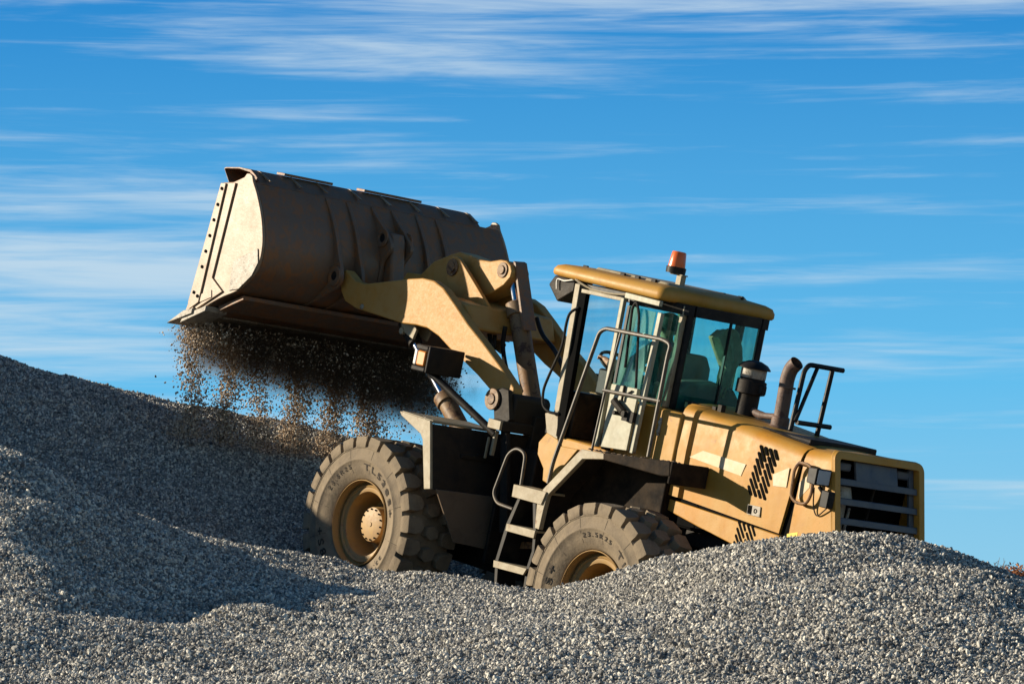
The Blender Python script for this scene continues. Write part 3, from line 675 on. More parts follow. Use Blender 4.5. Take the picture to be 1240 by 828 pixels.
# ---------------------------------------------------------------- hood
def hood_ring(x0, w, zt, zb, lean=0, zs=None):
    half = [(w, zb), (w + .008, (zb + zt) / 2), (w, zt - .10), (w - .012, zt - .055), (w - .04, zt - .02), (w - .09, zt), (w * .5, zt + .022), (0, zt + .03)]
    full = half + [(-y, z) for y, z in reversed(half[:-1])]
    return [(x0 + (zt - z) * lean, y, z) for y, z in full]
H = MB()
secs = [(.13, .545, 1.755, .955, 0), (.12, .572, 1.757, .95, 0), (-.02, .575, 1.748, .945, 0), (-.05, .545, 1.742, .943, 0), (-.6, .545, 1.695, .915, 0.03), (-1.1, .545, 1.65, .89, .10), (-1.385, .543, 1.628, .878, .14)]
hood = H.loft([hood_ring(*q) for q in secs]).build('hood', 'yellow', LO, 0, 35)
sk = XZ([(806, 602), (944, 648), (940, 668), (893, 662), (846, 638), (806, 616)], .545)
for s_ in (1, -1):
    m = MB().prism(sk, .50, .548)
    (m if s_ > 0 else m.mirror()).build('side_skirt', 'yellow', hood, .008)
    # stripe decal, sheet 2 mm proud
    def decal(pts, y=.5565, thick=.002, n=8):
        a, b, c, d = pts; out = MB()
        P1 = XZ([a, b, c, d], y); out.prism(P1, y - thick, y); return out
    for q in ([(835, 553), (851, 545.5), (903, 562), (897, 576)], [(936, 574), (956, 566), (952, 590), (936, 588)], [(968, 584), (982, 572), (980, 590), (966, 605)]):
        m = decal(q, .5575 if q[0][0] < 960 else .5475)
        (m if s_ > 0 else m.mirror()).build('stripe', 'stripe', hood)
    def slot(m, e0, e1, y):
        p, q = S(*e0, y), S(*e1, y); dx, dz_ = q.x - p.x, q.z - p.z; l = math.hypot(dx, dz_); dx /= l; dz_ /= l; w_ = .0125; pts = []
        for c_, sg in ((p, -1), (q, 1)):
            for k in range(7):
                t = -math.pi / 2 + math.pi * k / 6
                pts.append((c_.x + sg * (dx * math.cos(t) - dz_ * math.sin(t)) * w_, c_.z + sg * (dz_ * math.cos(t) + dx * math.sin(t)) * w_))
        m.prism(pts, y - .01, y + .0012)
    sl = MB()
    for a_, b_, c_, d_ in ((320, 105, 368, 285), (295, 190, 342, 365), (268, 270, 317, 452), (243, 355, 292, 535), (218, 440, 268, 620), (192, 520, 252, 720), (168, 608, 193, 700), (435, 145, 493, 340), (415, 248, 467, 425), (390, 330, 443, 508), (365, 412, 418, 592), (340, 495, 392, 675), (315, 578, 367, 760), (288, 660, 310, 740), (378, 125, 397, 205), (495, 160, 522, 260)):
        slot(sl, (a_ / 10.343 + 890, b_ / 10.343 + 530), (c_ / 10.343 + 890, d_ / 10.343 + 530), .5565)
    (sl if s_ > 0 else sl.mirror()).build('vent_slots', 'slot', hood)
    sl = MB()
    for a_, b_, c_, d_ in ((243, 190, 337, 495), (212, 330, 305, 630), (182, 465, 280, 770), (150, 600, 210, 790), (335, 225, 367, 355), (425, 260, 525, 590), (512, 285, 562, 455), (400, 425, 490, 720), (370, 560, 440, 800)):
        slot(sl, (a_ / 16.56 + 880, b_ / 16.56 + 620), (c_ / 16.56 + 880, d_ / 16.56 + 620), .549)
    (sl if s_ > 0 else sl.mirror()).build('vent_slots', 'slot', hood)
    q = XZ([(905.5, 610), (921, 613.5), (919.5, 626), (904, 622)], .558)
    m = MB().prism(q, .551, .558); lt = (m if s_ > 0 else m.mirror()).build('hood_latch', 'wear', hood, .002)
    q = XZ([(906, 611), (911, 612), (909.5, 622.5), (904.6, 621.2)], .5595)
    m = MB().prism(q, .5585, .5595)
    c_ = S(914.5, 618.5, .56); m.ring((c_.x, c_.z), .012, .02, .5585, .561, 12)
    (m if s_ > 0 else m.mirror()).build('latch_recess', 'slot', lt)
    c_ = S(796, 505, .605)
    m = MB().box(.33, .36, .601, .612, 1.42, 1.58).pin((.345, 1.46), .02, .60, .62, 8).pin((.345, 1.54), .02, .60, .62, 8)
    (m if s_ > 0 else m.mirror()).build('hinge', 'wear', cab, .003)
MB().box(-1.60, .05, -.515, .515, .70, 1.55).build('hood_dark_fill', 'slot', LO)  # black fill so the hood seam gap looks shaded, no modelled engine
# rear hood section and grille
RH = MB().loft([hood_ring(-1.408, .540, 1.628, .62, .01), hood_ring(-1.55, .540, 1.632, .62, -.13), hood_ring(-1.695, .538, 1.642, .62, -.28)], False)
rh = RH.build('rear_hood', 'yellow', LO, 0, 35)
def rr2(w, zt, zb, r, n=5):
    out = []
    for cy, cz, a0 in ((w - r, zt - r, 0), (-w + r, zt - r, 90)):
        for k in range(n + 1):
            a = R(a0 + 90 * k / n); out.append((cy + r * math.cos(a), cz + r * math.sin(a)))
    return out + [(-w, zb), (w, zb)]
xg = lambda z, d=0: -1.70 - d - (1.66 - z) * .12 * -1 * -1
gx = lambda z, d: -1.700 - (1.66 - z) * .28 + (1.66 - z) * .0 - d
o1, o2, i2, i1 = rr2(.545, 1.668, .60, .075), rr2(.540, 1.663, .60, .075), rr2(.475, 1.600, .66, .02), rr2(.475, 1.600, .66, .02)
G_ = MB().loft([[(gx(z, d), y, z) for (y, z), d in zip(q, dd)] for q, dd in zip(zip(o1, o2, o2, i2, i1), [(-.01, .02, .035, .035, -.04)] * len(o1))] + [[(gx(z, d), y, z) for (y, z), d in zip((o1[0], o2[0], o2[0], i2[0], i1[0]), (-.01, .02, .035, .035, -.04))]], False)
grf = G_.build('grille_frame', 'yellow', rh, .006, 40)
for z in (1.42, 1.262, 1.105, .95, .79):
    MB().hexa([(gx(z - .026, .01), -.474, z - .026), (gx(z - .026, -.03), -.474, z - .026), (gx(z - .026, -.03), .474, z - .026), (gx(z - .026, .01), .474, z - .026), (gx(z + .026, .01), -.474, z + .026), (gx(z + .026, -.03), -.474, z + .026), (gx(z + .026, -.03), .474, z + .026), (gx(z + .026, .01), .474, z + .026)]).build('grille_bar', 'grille', rh, .005)
for y in (.445, -.445):
    MB().hexa([(gx(.66, -.031), y - .028, .66), (gx(.66, -.06), y - .028, .66), (gx(.66, -.06), y + .028, .66), (gx(.66, -.031), y + .028, .66), (gx(1.6, -.031), y - .028, 1.6), (gx(1.6, -.06), y - .028, 1.6), (gx(1.6, -.06), y + .028, 1.6), (gx(1.6, -.031), y + .028, 1.6)]).build('grille_post', 'grille', rh, .004)
    MB().box(-1.70, -1.60, y * .82 - .09, y * .82 + .09, 1.50, 1.57).build('tail_light', 'grille', rh, .015)
MB().hexa([(gx(1.38, -.005), -.24, 1.43), (gx(1.38, -.03), -.24, 1.43), (gx(1.38, -.03), .26, 1.43), (gx(1.38, -.005), .26, 1.43), (gx(1.59, -.005), -.24, 1.595), (gx(1.59, -.03), -.24, 1.595), (gx(1.59, -.03), .26, 1.595), (gx(1.59, -.005), .26, 1.595)]).build('grille_plate', 'grille', rh, .004)
MB().tube([(-1.62, .30, .75), (-1.62, .30, 1.30)], .09, 20).tube([(-1.62, .30, 1.28), (-1.62, .30, 1.38)], [.13, .10], 20).tube([(-1.63, .17, .7), (-1.63, .14, 1.2)], .015, 8).build('coolant_tank', 'wear', rh, .01)
MB().box(-1.59, -1.55, -.47, .47, .6, 1.6).build('radiator', 'slot', rh)
MB().tube([(-1.66, -.02, .8), (-1.66, -.08, 1.4)], .013, 8).build('grille_stay', 'dark', rh)
for s_ in (1, -1):
    hd = [S(968, 560, .60), S(980, 562.5, .60), S(985.5, 572, .60), S(983, 597, .60), (S(976, 611, .60)), S(963, 608, .60), S(957.5, 600, .60), S(962, 568, .60), S(968, 560, .60), S(974, 561, .60)]
    m = MB().tube(rounded(hd, .05), .014, 8).tube([S(968, 560, .60), S(968, 561, .545)], .012, 8).tube([S(974, 611, .60), S(974, 611.5, .545)], .012, 8)
    (m if s_ > 0 else m.mirror()).build('grab_handle', 'brown', rh)
    if s_ > 0:
        q = S(992, 577, .64)
        m = MB().loft([[(q.x + a, .64 + b * k, q.z + c_ * k) for b, c_ in ((-.085, -.07), (.085, -.07), (.085, .07), (-.085, .07))] for a, k in ((.085, .55), (.06, .9), (-.035, 1.0), (-.05, 1.0))])
        m.tube([(q.x + .02, .60, q.z - .08), (q.x - .07, .55, q.z - .18)], .018, 8).box(q.x - .13, q.x - .04, .545, .62, q.z - .24, q.z - .10)
        wl = (m if s_ > 0 else m.mirror()).build('rear_work_light', 'black', rh, .008)
        m = MB().box(q.x - .056, q.x - .0505, .57, .71, q.z - .058, q.z + .058)
        (m if s_ > 0 else m.mirror()).build('lamp_lens', 'lamp_glass', wl, .002)
        m = MB().tube(curve([S(986, 590, .6), S(985, 612, .57), S(989, 624, .56), S(998, 618, .57), S(1004, 612, .57)], 6), .006, 6)
        (m if s_ > 0 else m.mirror()).build('cable', 'black', rh)
    m = MB().prism(XZ([(953, 646), (966, 644), (964, 655), (952, 655)], .5465), .545, .5465)
    (m if s_ > 0 else m.mirror()).build('warning_sticker', 'yellowsticker', rh)
    tri = MB()
    for cx in (957.5, 962.5):
        a = XZ([(cx - 1.6, 651.3), (cx + .4, 647), (cx + 2, 651)], .5478); tri.prism(a, .5468, .5478)
    (tri if s_ > 0 else tri.mirror()).build('warning_symbol', 'slot', rh)

# ---------------------------------------------------------------- air intake, exhaust, access rail on top of the hood
px_, py_ = -.205, .15
lathe_z(px_, py_, [(.0, 1.66), (.105, 1.66), (.105, 1.70), (.094, 1.71), (.094, 1.93), (.13, 1.94), (.13, 2.05), (.11, 2.06), (.11, 2.16), (.0, 2.16)], 32).build('air_precleaner', 'dark', LO, 0, 35)
pre = bpy.data.objects['air_precleaner']
lathe_z(px_, py_, [(.1115, 2.075), (.1125, 2.08), (.1125, 2.15), (.1115, 2.155)], 32).build('dust_bowl', 'wear', pre, 0, 35)
lathe_z(px_, py_, [(.14, 2.155), (.142, 2.165), (.11, 2.20), (.05, 2.225), (0, 2.23)], 32).build('rain_cap', 'black', pre, 0, 35)
MB().box(px_ - .17, px_ + .03, py_ - .03, py_ + .03, 1.95, 2.03).build('clamp_band', 'black', pre, .01)
MB().tube(curve([(px_ - .08, py_, 1.80), (px_ - .2, py_, 1.78), (-.60, py_, 1.80)], 5), [.035] * 6 + [.028] * 5, 12).build('intake_pipe', 'exhaust', pre)
ex = [(-.64, .15, 1.66), (-.64, .15, 1.75), (-.628, .15, 2.05), (-.625, .15, 2.13), (-.645, .15, 2.22), (-.70, .15, 2.285)]
exo = MB().tube(curve(ex, 5), .064, 20, False)
exi = MB().tube(curve(ex, 5), .058, 20, False)
exo.add(exi.v, [tuple(reversed(q)) for q in exi.f])
exh = exo.build('exhaust_pipe', 'exhaust', LO, 0, 40)
lathe_z(-.64, .15, [(.10, 1.66), (.10, 1.71), (.078, 1.73), (.078, 1.80), (.07, 1.81)], 24).build('exhaust_base', 'exhaust', exh, 0, 35)
lathe_z(-.646, .15, [(.069, 2.055), (.0735, 2.057), (.0735, 2.07), (.069, 2.072)], 24).build('pipe_seam', 'exhaust', exh)
yl, yrr = .30, -.30
xr_ = -.81
rail = MB().tube(rounded([S(957, 521, .29), SXp(974, 449, xr_), SXp(980, 441.5, xr_), SXp(1021, 448.7, xr_)], .05), .022, 10)
rail.tube([SXp(990, 445, xr_), S(963, 510, .27)], .018, 10).tube([SXp(1008, 448, xr_), SXp(989, 528, xr_)], .022, 10).tube([SXp(964.8, 511.3, xr_), SXp(1005.3, 517.2, xr_)], .022, 10)
rail.build('access_rail', 'black', LO)
hm = MB().box(-1.30, -.75, -.40, .40, 1.60, 1.695)
hm.build('hood_top_plate', 'dark', hood, .01)
cl = MB()
for k in range(16):
    cl.pin((-.1 - k * .1, 1.70 - k * .0085 + random.uniform(-.01, .01)), random.uniform(.008, .02), .42, .45, 6)
for k in range(9):
    x = .34 - k * .07; r = random.uniform(.02, .045); y = random.uniform(.1, .42)
    cl.box(x - r, x + r, y - r, y + r, 1.68, 1.75 + random.uniform(0, .05))
cl.build('hood_fittings', 'dark', hood, .008)
MB().tube(curve([(-.75, .44, 1.70), (-.9, .46, 1.695), (-1.05, .44, 1.675), (-1.2, .43, 1.665), (-1.35, .46, 1.655)], 5), .01, 6).build('cable', 'black', hood)

# ================================================================== driver
def skinmesh(name, joints, edges, m, parent=None, sub=2, root=0, mw=None):
    """one continuous figure: joints {id: (x, y, z, rx, ry)} grown into a surface"""
    ids = list(joints); me = bpy.data.meshes.new(name)
    me.from_pydata([Vector(joints[i][:3]) for i in ids], [(ids.index(a), ids.index(b)) for a, b in edges], []); me.update()
    o = bpy.data.objects.new(name, me); COL.objects.link(o)
    sk = o.modifiers.new('skin', 'SKIN'); sk.use_smooth_shade = True
    if not me.skin_vertices: 
        lay = me.attributes.get('skin')
    for i, k in enumerate(ids):
        j = joints[k]; d = me.skin_vertices[0].data[i]; d.radius = (j[3], j[4] if len(j) > 4 else j[3]); d.use_root = (i == root)
    sb = o.modifiers.new('sub', 'SUBSURF'); sb.levels = sub; sb.render_levels = sub
    dg = bpy.context.evaluated_depsgraph_get(); ev = o.evaluated_get(dg); m2 = bpy.data.meshes.new_from_object(ev)
    o.modifiers.clear(); o.data = m2; m2.name = name
    for p_ in m2.polygons: p_.use_smooth = True
    m2.materials.clear(); m2.materials.append(M[m])
    if parent: o.parent = parent
    if mw is not None: o.matrix_world = mw
    return o
hx, hz_ = hand_spot.x, hand_spot.z
J = dict(hip=(1.00, 0, 1.73, .13, .11), waist=(1.03, 0, 1.89, .12, .10), chest=(1.08, 0, 2.05, .14, .11), neck=(1.12, 0, 2.205, .055), nk2=(1.14, 0, 2.25, .055),
         head=(1.16, 0, 2.32, .085, .08), crown=(1.155, 0, 2.40, .075, .07))
E_ = [('hip', 'waist'), ('waist', 'chest'), ('chest', 'neck'), ('neck', 'nk2'), ('nk2', 'head'), ('head', 'crown')]
for t, s_ in (('l', 1), ('r', -1)):
    J['sh' + t] = (1.10, .185 * s_, 2.12, .065); J['el' + t] = (1.26, .29 * s_, 1.91, .046); J['wr' + t] = (hx - .11, .225 * s_, hz_ - .01, .030)
    J['pa' + t] = (hx - .03, .205 * s_, hz_ + .02, .034, .022)
    J['th' + t] = (1.06, .10 * s_, 1.71, .09); J['kn' + t] = (1.40, .25 * s_, 1.72, .062); J['sn' + t] = (1.42, .27 * s_, 1.53, .056); J['an' + t] = (1.46, .29 * s_, 1.31, .042); J['to' + t] = (1.60, .30 * s_, 1.26, .038)
    E_ += [('chest', 'sh' + t), ('sh' + t, 'el' + t), ('el' + t, 'wr' + t), ('wr' + t, 'pa' + t), ('hip', 'th' + t), ('th' + t, 'kn' + t), ('kn' + t, 'sn' + t), ('sn' + t, 'an' + t), ('an' + t, 'to' + t)]
    for k, (oy, l) in enumerate(((.030, .062), (.011, .072), (-.010, .068), (-.030, .052))):
        a, b, c_ = f'f{k}a' + t, f'f{k}b' + t, f'f{k}c' + t
        bx0 = (hx + .012, .205 * s_ + oy * .8, hz_ + .035)
        J[a] = (*bx0, .0095); J[b] = (bx0[0] + l * .55, bx0[1], bx0[2] + .004, .009); J[c_] = (bx0[0] + l * .65, bx0[1], bx0[2] - .03, .008)
        E_ += [('pa' + t, a), (a, b), (b, c_)]
    J['u1' + t] = (hx - .02, .205 * s_ - .045 * s_, hz_ + .005, .0105); J['u2' + t] = (hx + .03, .205 * s_ - .052 * s_, hz_ - .02, .009)
    E_ += [('pa' + t, 'u1' + t), ('u1' + t, 'u2' + t)]
drv = skinmesh('person', J, E_, 'skin', mw=MACHINE)
tag(drv, 'driver in dark jacket and grey trousers holding the steering wheel inside the cab', 'person')
def kid(name, keys, edges, grow, m, extra=None):
    jj = {k: (*J[k][:3], J[k][3] + grow, (J[k][4] if len(J[k]) > 4 else J[k][3]) + grow) for k in keys}
    if extra: jj.update(extra)
    return skinmesh(name, jj, edges, m, drv)
kid('jacket', ['hip', 'waist', 'chest', 'neck', 'shl', 'ell', 'wrl', 'shr', 'elr', 'wrr'], [e for e in E_ if all(q in ('hip', 'waist', 'chest', 'neck', 'shl', 'ell', 'wrl', 'shr', 'elr', 'wrr') for q in e)], .022, 'cloth')
kid('trousers', ['hip', 'thl', 'knl', 'snl', 'anl', 'thr', 'knr', 'snr', 'anr'], [e for e in E_ if all(q in ('hip', 'thl', 'knl', 'snl', 'anl', 'thr', 'knr', 'snr', 'anr') for q in e)], .02, 'trouser')
for t, s_ in (('l', 1), ('r', -1)):
    kid('boot', ['an' + t, 'to' + t], [('an' + t, 'to' + t)], .014, 'boot')
hc = Vector((1.145, 0, 2.37)); hm_ = MB()
hm_.loft([[(hc.x + r * math.cos(a) * 1.08, r * math.sin(a), hc.z + z) for a in (2 * math.pi * k / 20 for k in range(20))] for z, r in ((-.05, .078), (-.01, .098), (.05, .092), (.09, .065), (.108, .02))])
hm_.build('hair', 'hair', drv, 0, 60, Vector((0, 0, 0)))
fm = MB()                                            # nose, ears
fm.loft([[(1.235 + d, y, z) for y in (-.012 * w, .012 * w)] + [(1.22, .015 * w, z), (1.22, -.015 * w, z)] for z, d, w in ((2.345, .0, .6), (2.315, .028, 1.0), (2.305, .012, .9))])
for s_ in (1, -1): fm.loft([[(1.15 + .022 * math.cos(a) * k, (.085 + e) * s_, 2.315 + .033 * math.sin(a) * k) for a in (2 * math.pi * q / 10 for q in range(10))] for k, e in ((1, 0), (.9, .014))])
fm.build('nose_and_ears', 'skin', drv, 0, 60, Vector((0, 0, 0)))
ey = MB()
for s_ in (1, -1): ey.loft([[(1.238, .034 * s_ + .012 * math.cos(a) * k, 2.332 + .006 * math.sin(a) * k) for a in (2 * math.pi * q / 10 for q in range(10))] for k in (1, .1)])
ey.loft([[(1.234, .022 * math.cos(a) * k, 2.275 + .005 * math.sin(a) * k) for a in (2 * math.pi * q / 10 for q in range(10))] for k in (1, .1)])
ey.build('eyes_and_mouth', 'boot', drv, 0, 60, Vector((0, 0, 0)))

# coat hanging inside the rear window
rows = [(872, 400, 888, 398), (861, 409, 894, 404), (865, 420, 897, 420), (871, 435, 898, 437), (875, 446, 891, 447), (871, 456, 887, 456), (868, 470, 882, 471), (865, 481, 876, 482)]
fr_, bk_ = [], []
for i, (a, b, c_, d_) in enumerate(rows):
    l, r_ = SXp(a, b, .46), SXp(c_, d_, .46); n = 16
    fold = [.022 * math.sin(k * 1.15 + i * .7) + .014 * math.sin(k * 2.3 - i) for k in range(n)]
    A_ = [l.lerp(r_, k / (n - 1)) + Vector((fold[k] - .01, 0, 0)) for k in range(n)]
    B_ = [q + Vector((.035, 0, 0)) for q in reversed(A_)]
    fr_.append(A_ + B_)
cm = MB().loft(fr_)
q = SXp(879, 399, .48)
coat = cm.build('hanging_coat', 'coat', None, 0, 60, Vector((0, 0, 0))); coat.matrix_world = MACHINE
tag(coat, 'crumpled olive coat hung up inside the rear cab window', 'coat')

# ================================================================== ground: gravel piles
def HP(px, py, d):
    v = C2W @ np.array([(px - 620) / FPX, -(py - 414) / FPX, -1.0]); v = v * (d / v[1]); return v
ctl = []
for px in (-150, 150, 400, 650, 900, 1150, 1390): ctl.append(HP(px, 832, 19))
for x in (-6, -3, 0, 3, 6): ctl.append(np.array([x, 14, -.85])); ctl.append(np.array([x, 9, -1.3]))
ctl += [HP(*q) for q in [
    (0, 598, 25.25), (0, 625, 24.5), (-80, 640, 24.3), (0, 668, 23.2), (0, 745, 21.2), (-150, 700, 23.2), (-80, 590, 25.5), (30, 640, 24.3), (-150, 775, 21), (100, 780, 20.8),
    (64, 572, 26.9), (52, 620, 24.9), (50, 665, 24.0), (95, 702, 23.1), (60, 664, 24.4), (145, 708, 24.4), (175, 747, 23.0), (235, 757, 22.9), (205, 762, 22.4), (120, 660, 25.2), (165, 752, 22.0), (190, 765, 21.5), (250, 764, 21.7),
    (212, 738, 24.4), (290, 744, 24.3), (265, 735, 22.8), (312, 731, 23.0), (370, 746, 23.2),
    (250, 692, 26.4), (222, 647, 28.0), (150, 617, 27.5), (99, 590, 27.2), (0, 543, 27.0), (305, 664, 28.5), (409, 676, 29.0), (340, 702, 27.0), (430, 720, 26.0), (430, 741, 24.4), (480, 748, 24.2), (390, 744, 23.9), (520, 765, 22.8),
    (440, 689, 28.9), (530, 697, 28.5), (600, 706, 28.0), (650, 714, 27.3), (700, 705, 26.7), (760, 688, 26.1), (820, 670, 25.5), (880, 660, 25.1), (960, 650, 24.8), (1040, 644, 24.5), (1100, 649, 24.5), (1160, 668, 24.7), (1200, 684, 24.9), (1240, 705, 25.1), (1340, 765, 25.3),
    (480, 696, 28.2), (560, 703, 27.7), (620, 712, 27.1), (680, 712, 26.3), (730, 699, 25.8), (790, 682, 25.3), (600, 722, 26.2), (680, 726, 25.3), (520, 718, 26.8), (760, 708, 24.8), (480, 712, 27.2), (1200, 689, 24.3), (1240, 707, 24.3), (1280, 728, 24.4), (440, 697, 28.2), (880, 672, 24.3), (640, 722, 26.6),
    (560, 733, 25.4), (612, 745, 24.6), (700, 750, 24), (820, 730, 21.6), (960, 706, 21.6), (1080, 691, 21.8), (1180, 694, 22.2), (1240, 703, 22.5), (1320, 740, 22), (960, 715, 22.6), (1080, 704, 22.8), (1180, 706, 23.2), (1000, 680, 23.7), (1100, 672, 23.9),
    (0, 445, 35.5), (60, 452, 35.3), (130, 467, 35), (200, 484, 34.8), (250, 498, 34.6), (330, 516, 34.6), (400, 531, 34.8), (470, 556, 35), (560, 600, 35), (700, 690, 36), (-150, 420, 36)]]
ctl += [np.array(q) for q in [(-4.6, 29.5, .85), (-3.4, 30.2, .45), (-2.5, 30.6, .10), (-3.2, 32.4, 1.0), (-2.0, 33.0, .75),
    (-8, 28.8, 2.3), (-5.2, 26.2, .92), (-6.2, 26.6, 1.0), (-6.6, 29.0, 1.8), (-9, 30.8, 2.6), (-7.5, 31.7, 2.35), (-5.6, 31.2, 1.35), (-4.2, 31.2, .8), (-8, 34, 3.75), (-9.5, 34.5, 4.2), (-8, 24.5, .9), (-7, 22.3, .2), (-11, 25, 1.0), (-12, 29, 2.0), (-10, 20, -.4), (-10, 27, 1.3),  # piles out of view on the left, heights set to cast shade
    (10, 26, -.9), (8, 21, -.7), (12, 35, -1.4), (6, 31, -1.3), (5, 28.5, -1.25), (-5, 42, .2), (0, 42, -.2), (8, 42, -1.5), (-14, 40, 1), (14, 14, -1.2), (-14, 14, -1.0)]]
for x, y, dz_ in ((0, 1.08, .06), (3.35, 1.08, .05), (0, -1.08, .05), (3.35, -1.08, .05)):
    q = RW @ np.array([x, y, -.81]) + OW; ctl.append(q + np.array([0, 0, dz_]))
for x, y, z in ((1.7, 0, -.85), (-1.7, 0, -.75), (-1.7, .9, -.75), (1.7, 1.1, -.80), (-.9, 1.2, -.85)):
    ctl.append(RW @ np.array([x, y, z]) + OW)
ctl = np.array(ctl)
def tps_fit(P, z, lam=.004):
    n = len(P); d2 = ((P[:, None] - P[None]) ** 2).sum(-1); K = .5 * d2 * np.log(d2 + 1e-12); K[np.arange(n), np.arange(n)] = 0
    A = np.zeros((n + 3, n + 3)); A[:n, :n] = K + lam * np.eye(n); A[:n, n] = 1; A[:n, n + 1:] = P; A[n:, :n] = A[:n, n:].T
    return np.linalg.solve(A, np.concatenate([z, np.zeros(3)]))
TW = tps_fit(ctl[:, :2], ctl[:, 2])
_tab = rng.random((256, 256))
def vnoise(x, y, s):
    u = x * s + 37.3; v = y * s + 91.7; i = np.floor(u).astype(int); j = np.floor(v).astype(int); a = u - i; b = v - j
    a = a * a * (3 - 2 * a); b = b * b * (3 - 2 * b); g = lambda p, q: _tab[p % 256, q % 256]
    return (g(i, j) * (1 - a) + g(i + 1, j) * a) * (1 - b) + (g(i, j + 1) * (1 - a) + g(i + 1, j + 1) * a) * b - .5
def height(x, y, raw=False):
    x = np.asarray(x, float); y = np.asarray(y, float); out = np.empty(x.shape); fx, fy, fo = x.ravel(), y.ravel(), out.ravel()
    for k in range(0, len(fx), 20000):
        a, b = fx[k:k + 20000], fy[k:k + 20000]
        d2 = (a[:, None] - ctl[None, :, 0]) ** 2 + (b[:, None] - ctl[None, :, 1]) ** 2
        fo[k:k + 20000] = (.5 * d2 * np.log(d2 + 1e-12)) @ TW[:-3] + TW[-3] + TW[-2] * a + TW[-1] * b
    z = fo.reshape(x.shape)
    z = z + .10 * vnoise(x, y, .55) + .08 * vnoise(x + 5, y, 1.3) + .05 * vnoise(x, y + 9, 2.9) + .022 * vnoise(x, y, 6.1)
    if raw: return z
    # fade into the flat yard outside the piles
    r = np.maximum(np.maximum(np.abs(x) - 11, 0), np.maximum(y - 38, 0) + np.maximum(8 - y, 0)); w = np.clip(1 - r / 6, 0, 1); w = w * w * (3 - 2 * w)
    return z * w + (-1.7) * (1 - w)
ctl_z = ctl[:, 2].copy() - .02
for _ in range(3):      # pass exactly through the control places, small humps included
    ctl[:, 2] += .9 * (ctl_z - height(ctl[:, 0], ctl[:, 1], True)); TW = tps_fit(ctl[:, :2], ctl[:, 2])
xs = np.concatenate([-np.geomspace(3000, 18, 18), np.arange(-17, 17.01, .1), np.geomspace(18, 3000, 18)])
ys = np.concatenate([-np.geomspace(800, 6, 10), [0, 4], np.arange(7, 46, .1), np.geomspace(47, 6000, 22)])
GX, GY = np.meshgrid(xs, ys); GZ = height(GX, GY)
nx, ny = len(xs), len(ys)
me = bpy.data.meshes.new('ground'); V_ = np.stack([GX.ravel(), GY.ravel(), GZ.ravel()], 1)
ii = (np.arange(ny - 1)[:, None] * nx + np.arange(nx - 1)[None]).ravel(); F_ = np.stack([ii, ii + 1, ii + nx + 1, ii + nx], 1)
me.vertices.add(len(V_)); me.vertices.foreach_set('co', V_.ravel()); me.loops.add(F_.size); me.loops.foreach_set('vertex_index', F_.ravel().astype(np.int32))
me.polygons.add(len(F_)); me.polygons.foreach_set('loop_start', np.arange(0, F_.size, 4, dtype=np.int32)); me.update(calc_edges=True); me.validate()
for p_ in me.polygons: p_.use_smooth = True
ground = bpy.data.objects.new('ground', me); COL.objects.link(ground); tag(ground, kind='structure')
gm = bpy.data.materials.new('gravel_bed'); nt, N, L = nodes_of(gm); b = N['Principled BSDF']; b.inputs['Roughness'].default_value = .9; b.inputs['Specular IOR Level'].default_value = .2
tc = N.new('ShaderNodeTexCoord'); vo = N.new('ShaderNodeTexVoronoi'); vo.inputs['Scale'].default_value = 34; L.new(tc.outputs['Object'], vo.inputs['Vector'])
cr = N.new('ShaderNodeValToRGB'); cr.color_ramp.elements[0].color = (.09, .088, .085, 1); cr.color_ramp.elements[1].color = (.40, .375, .335, 1); L.new(vo.outputs['Color'], cr.inputs['Fac']); L.new(cr.outputs['Color'], b.inputs['Base Color'])
bp = N.new('ShaderNodeBump'); bp.inputs['Strength'].default_value = 1; bp.inputs['Distance'].default_value = .02; bp.invert = True; L.new(vo.outputs['Distance'], bp.inputs['Height']); L.new(bp.outputs['Normal'], b.inputs['Normal'])
me.materials.append(gm)

# crushed stones lying on the piles: every point is one stone
def stone_material(name, dark, light, tint):
    m = bpy.data.materials.new(name); nt, N, L = nodes_of(m); b = N['Principled BSDF']; b.inputs['Roughness'].default_value = .78; b.inputs['Specular IOR Level'].default_value = .35
    oi = N.new('ShaderNodeObjectInfo'); cr = N.new('ShaderNodeValToRGB'); e = cr.color_ramp.elements
    e[0].color = (*dark, 1); e[1].color = (*light, 1); k = e.new(.55); k.color = (*tint, 1)
    L.new(oi.outputs['Random'], cr.inputs['Fac'])
    tc = N.new('ShaderNodeTexCoord'); nz = N.new('ShaderNodeTexNoise'); nz.inputs['Scale'].default_value = 2.2; nz.inputs['Detail'].default_value = 4; L.new(tc.outputs['Object'], nz.inputs['Vector'])
    mx = N.new('ShaderNodeMix'); mx.data_type = 'RGBA'; mx.blend_type = 'MULTIPLY'; mx.inputs['Factor'].default_value = .6
    r2 = N.new('ShaderNodeMapRange'); r2.inputs['From Min'].default_value = .3; r2.inputs['From Max'].default_value = .7; r2.inputs['To Min'].default_value = .5; r2.inputs['To Max'].default_value = 1.25; L.new(nz.outputs['Fac'], r2.inputs['Value'])
    L.new(cr.outputs['Color'], mx.inputs['A']); L.new(r2.outputs['Result'], mx.inputs['B']); L.new(mx.outputs['Result'], b.inputs['Base Color'])
    return m
M['stone'] = stone_material('crushed_stone', (.10, .10, .10), (.80, .75, .64), (.39, .375, .34))
M['dusty_stone'] = stone_material('dusty_brown_stone', (.13, .095, .065), (.84, .70, .53), (.42, .31, .21))
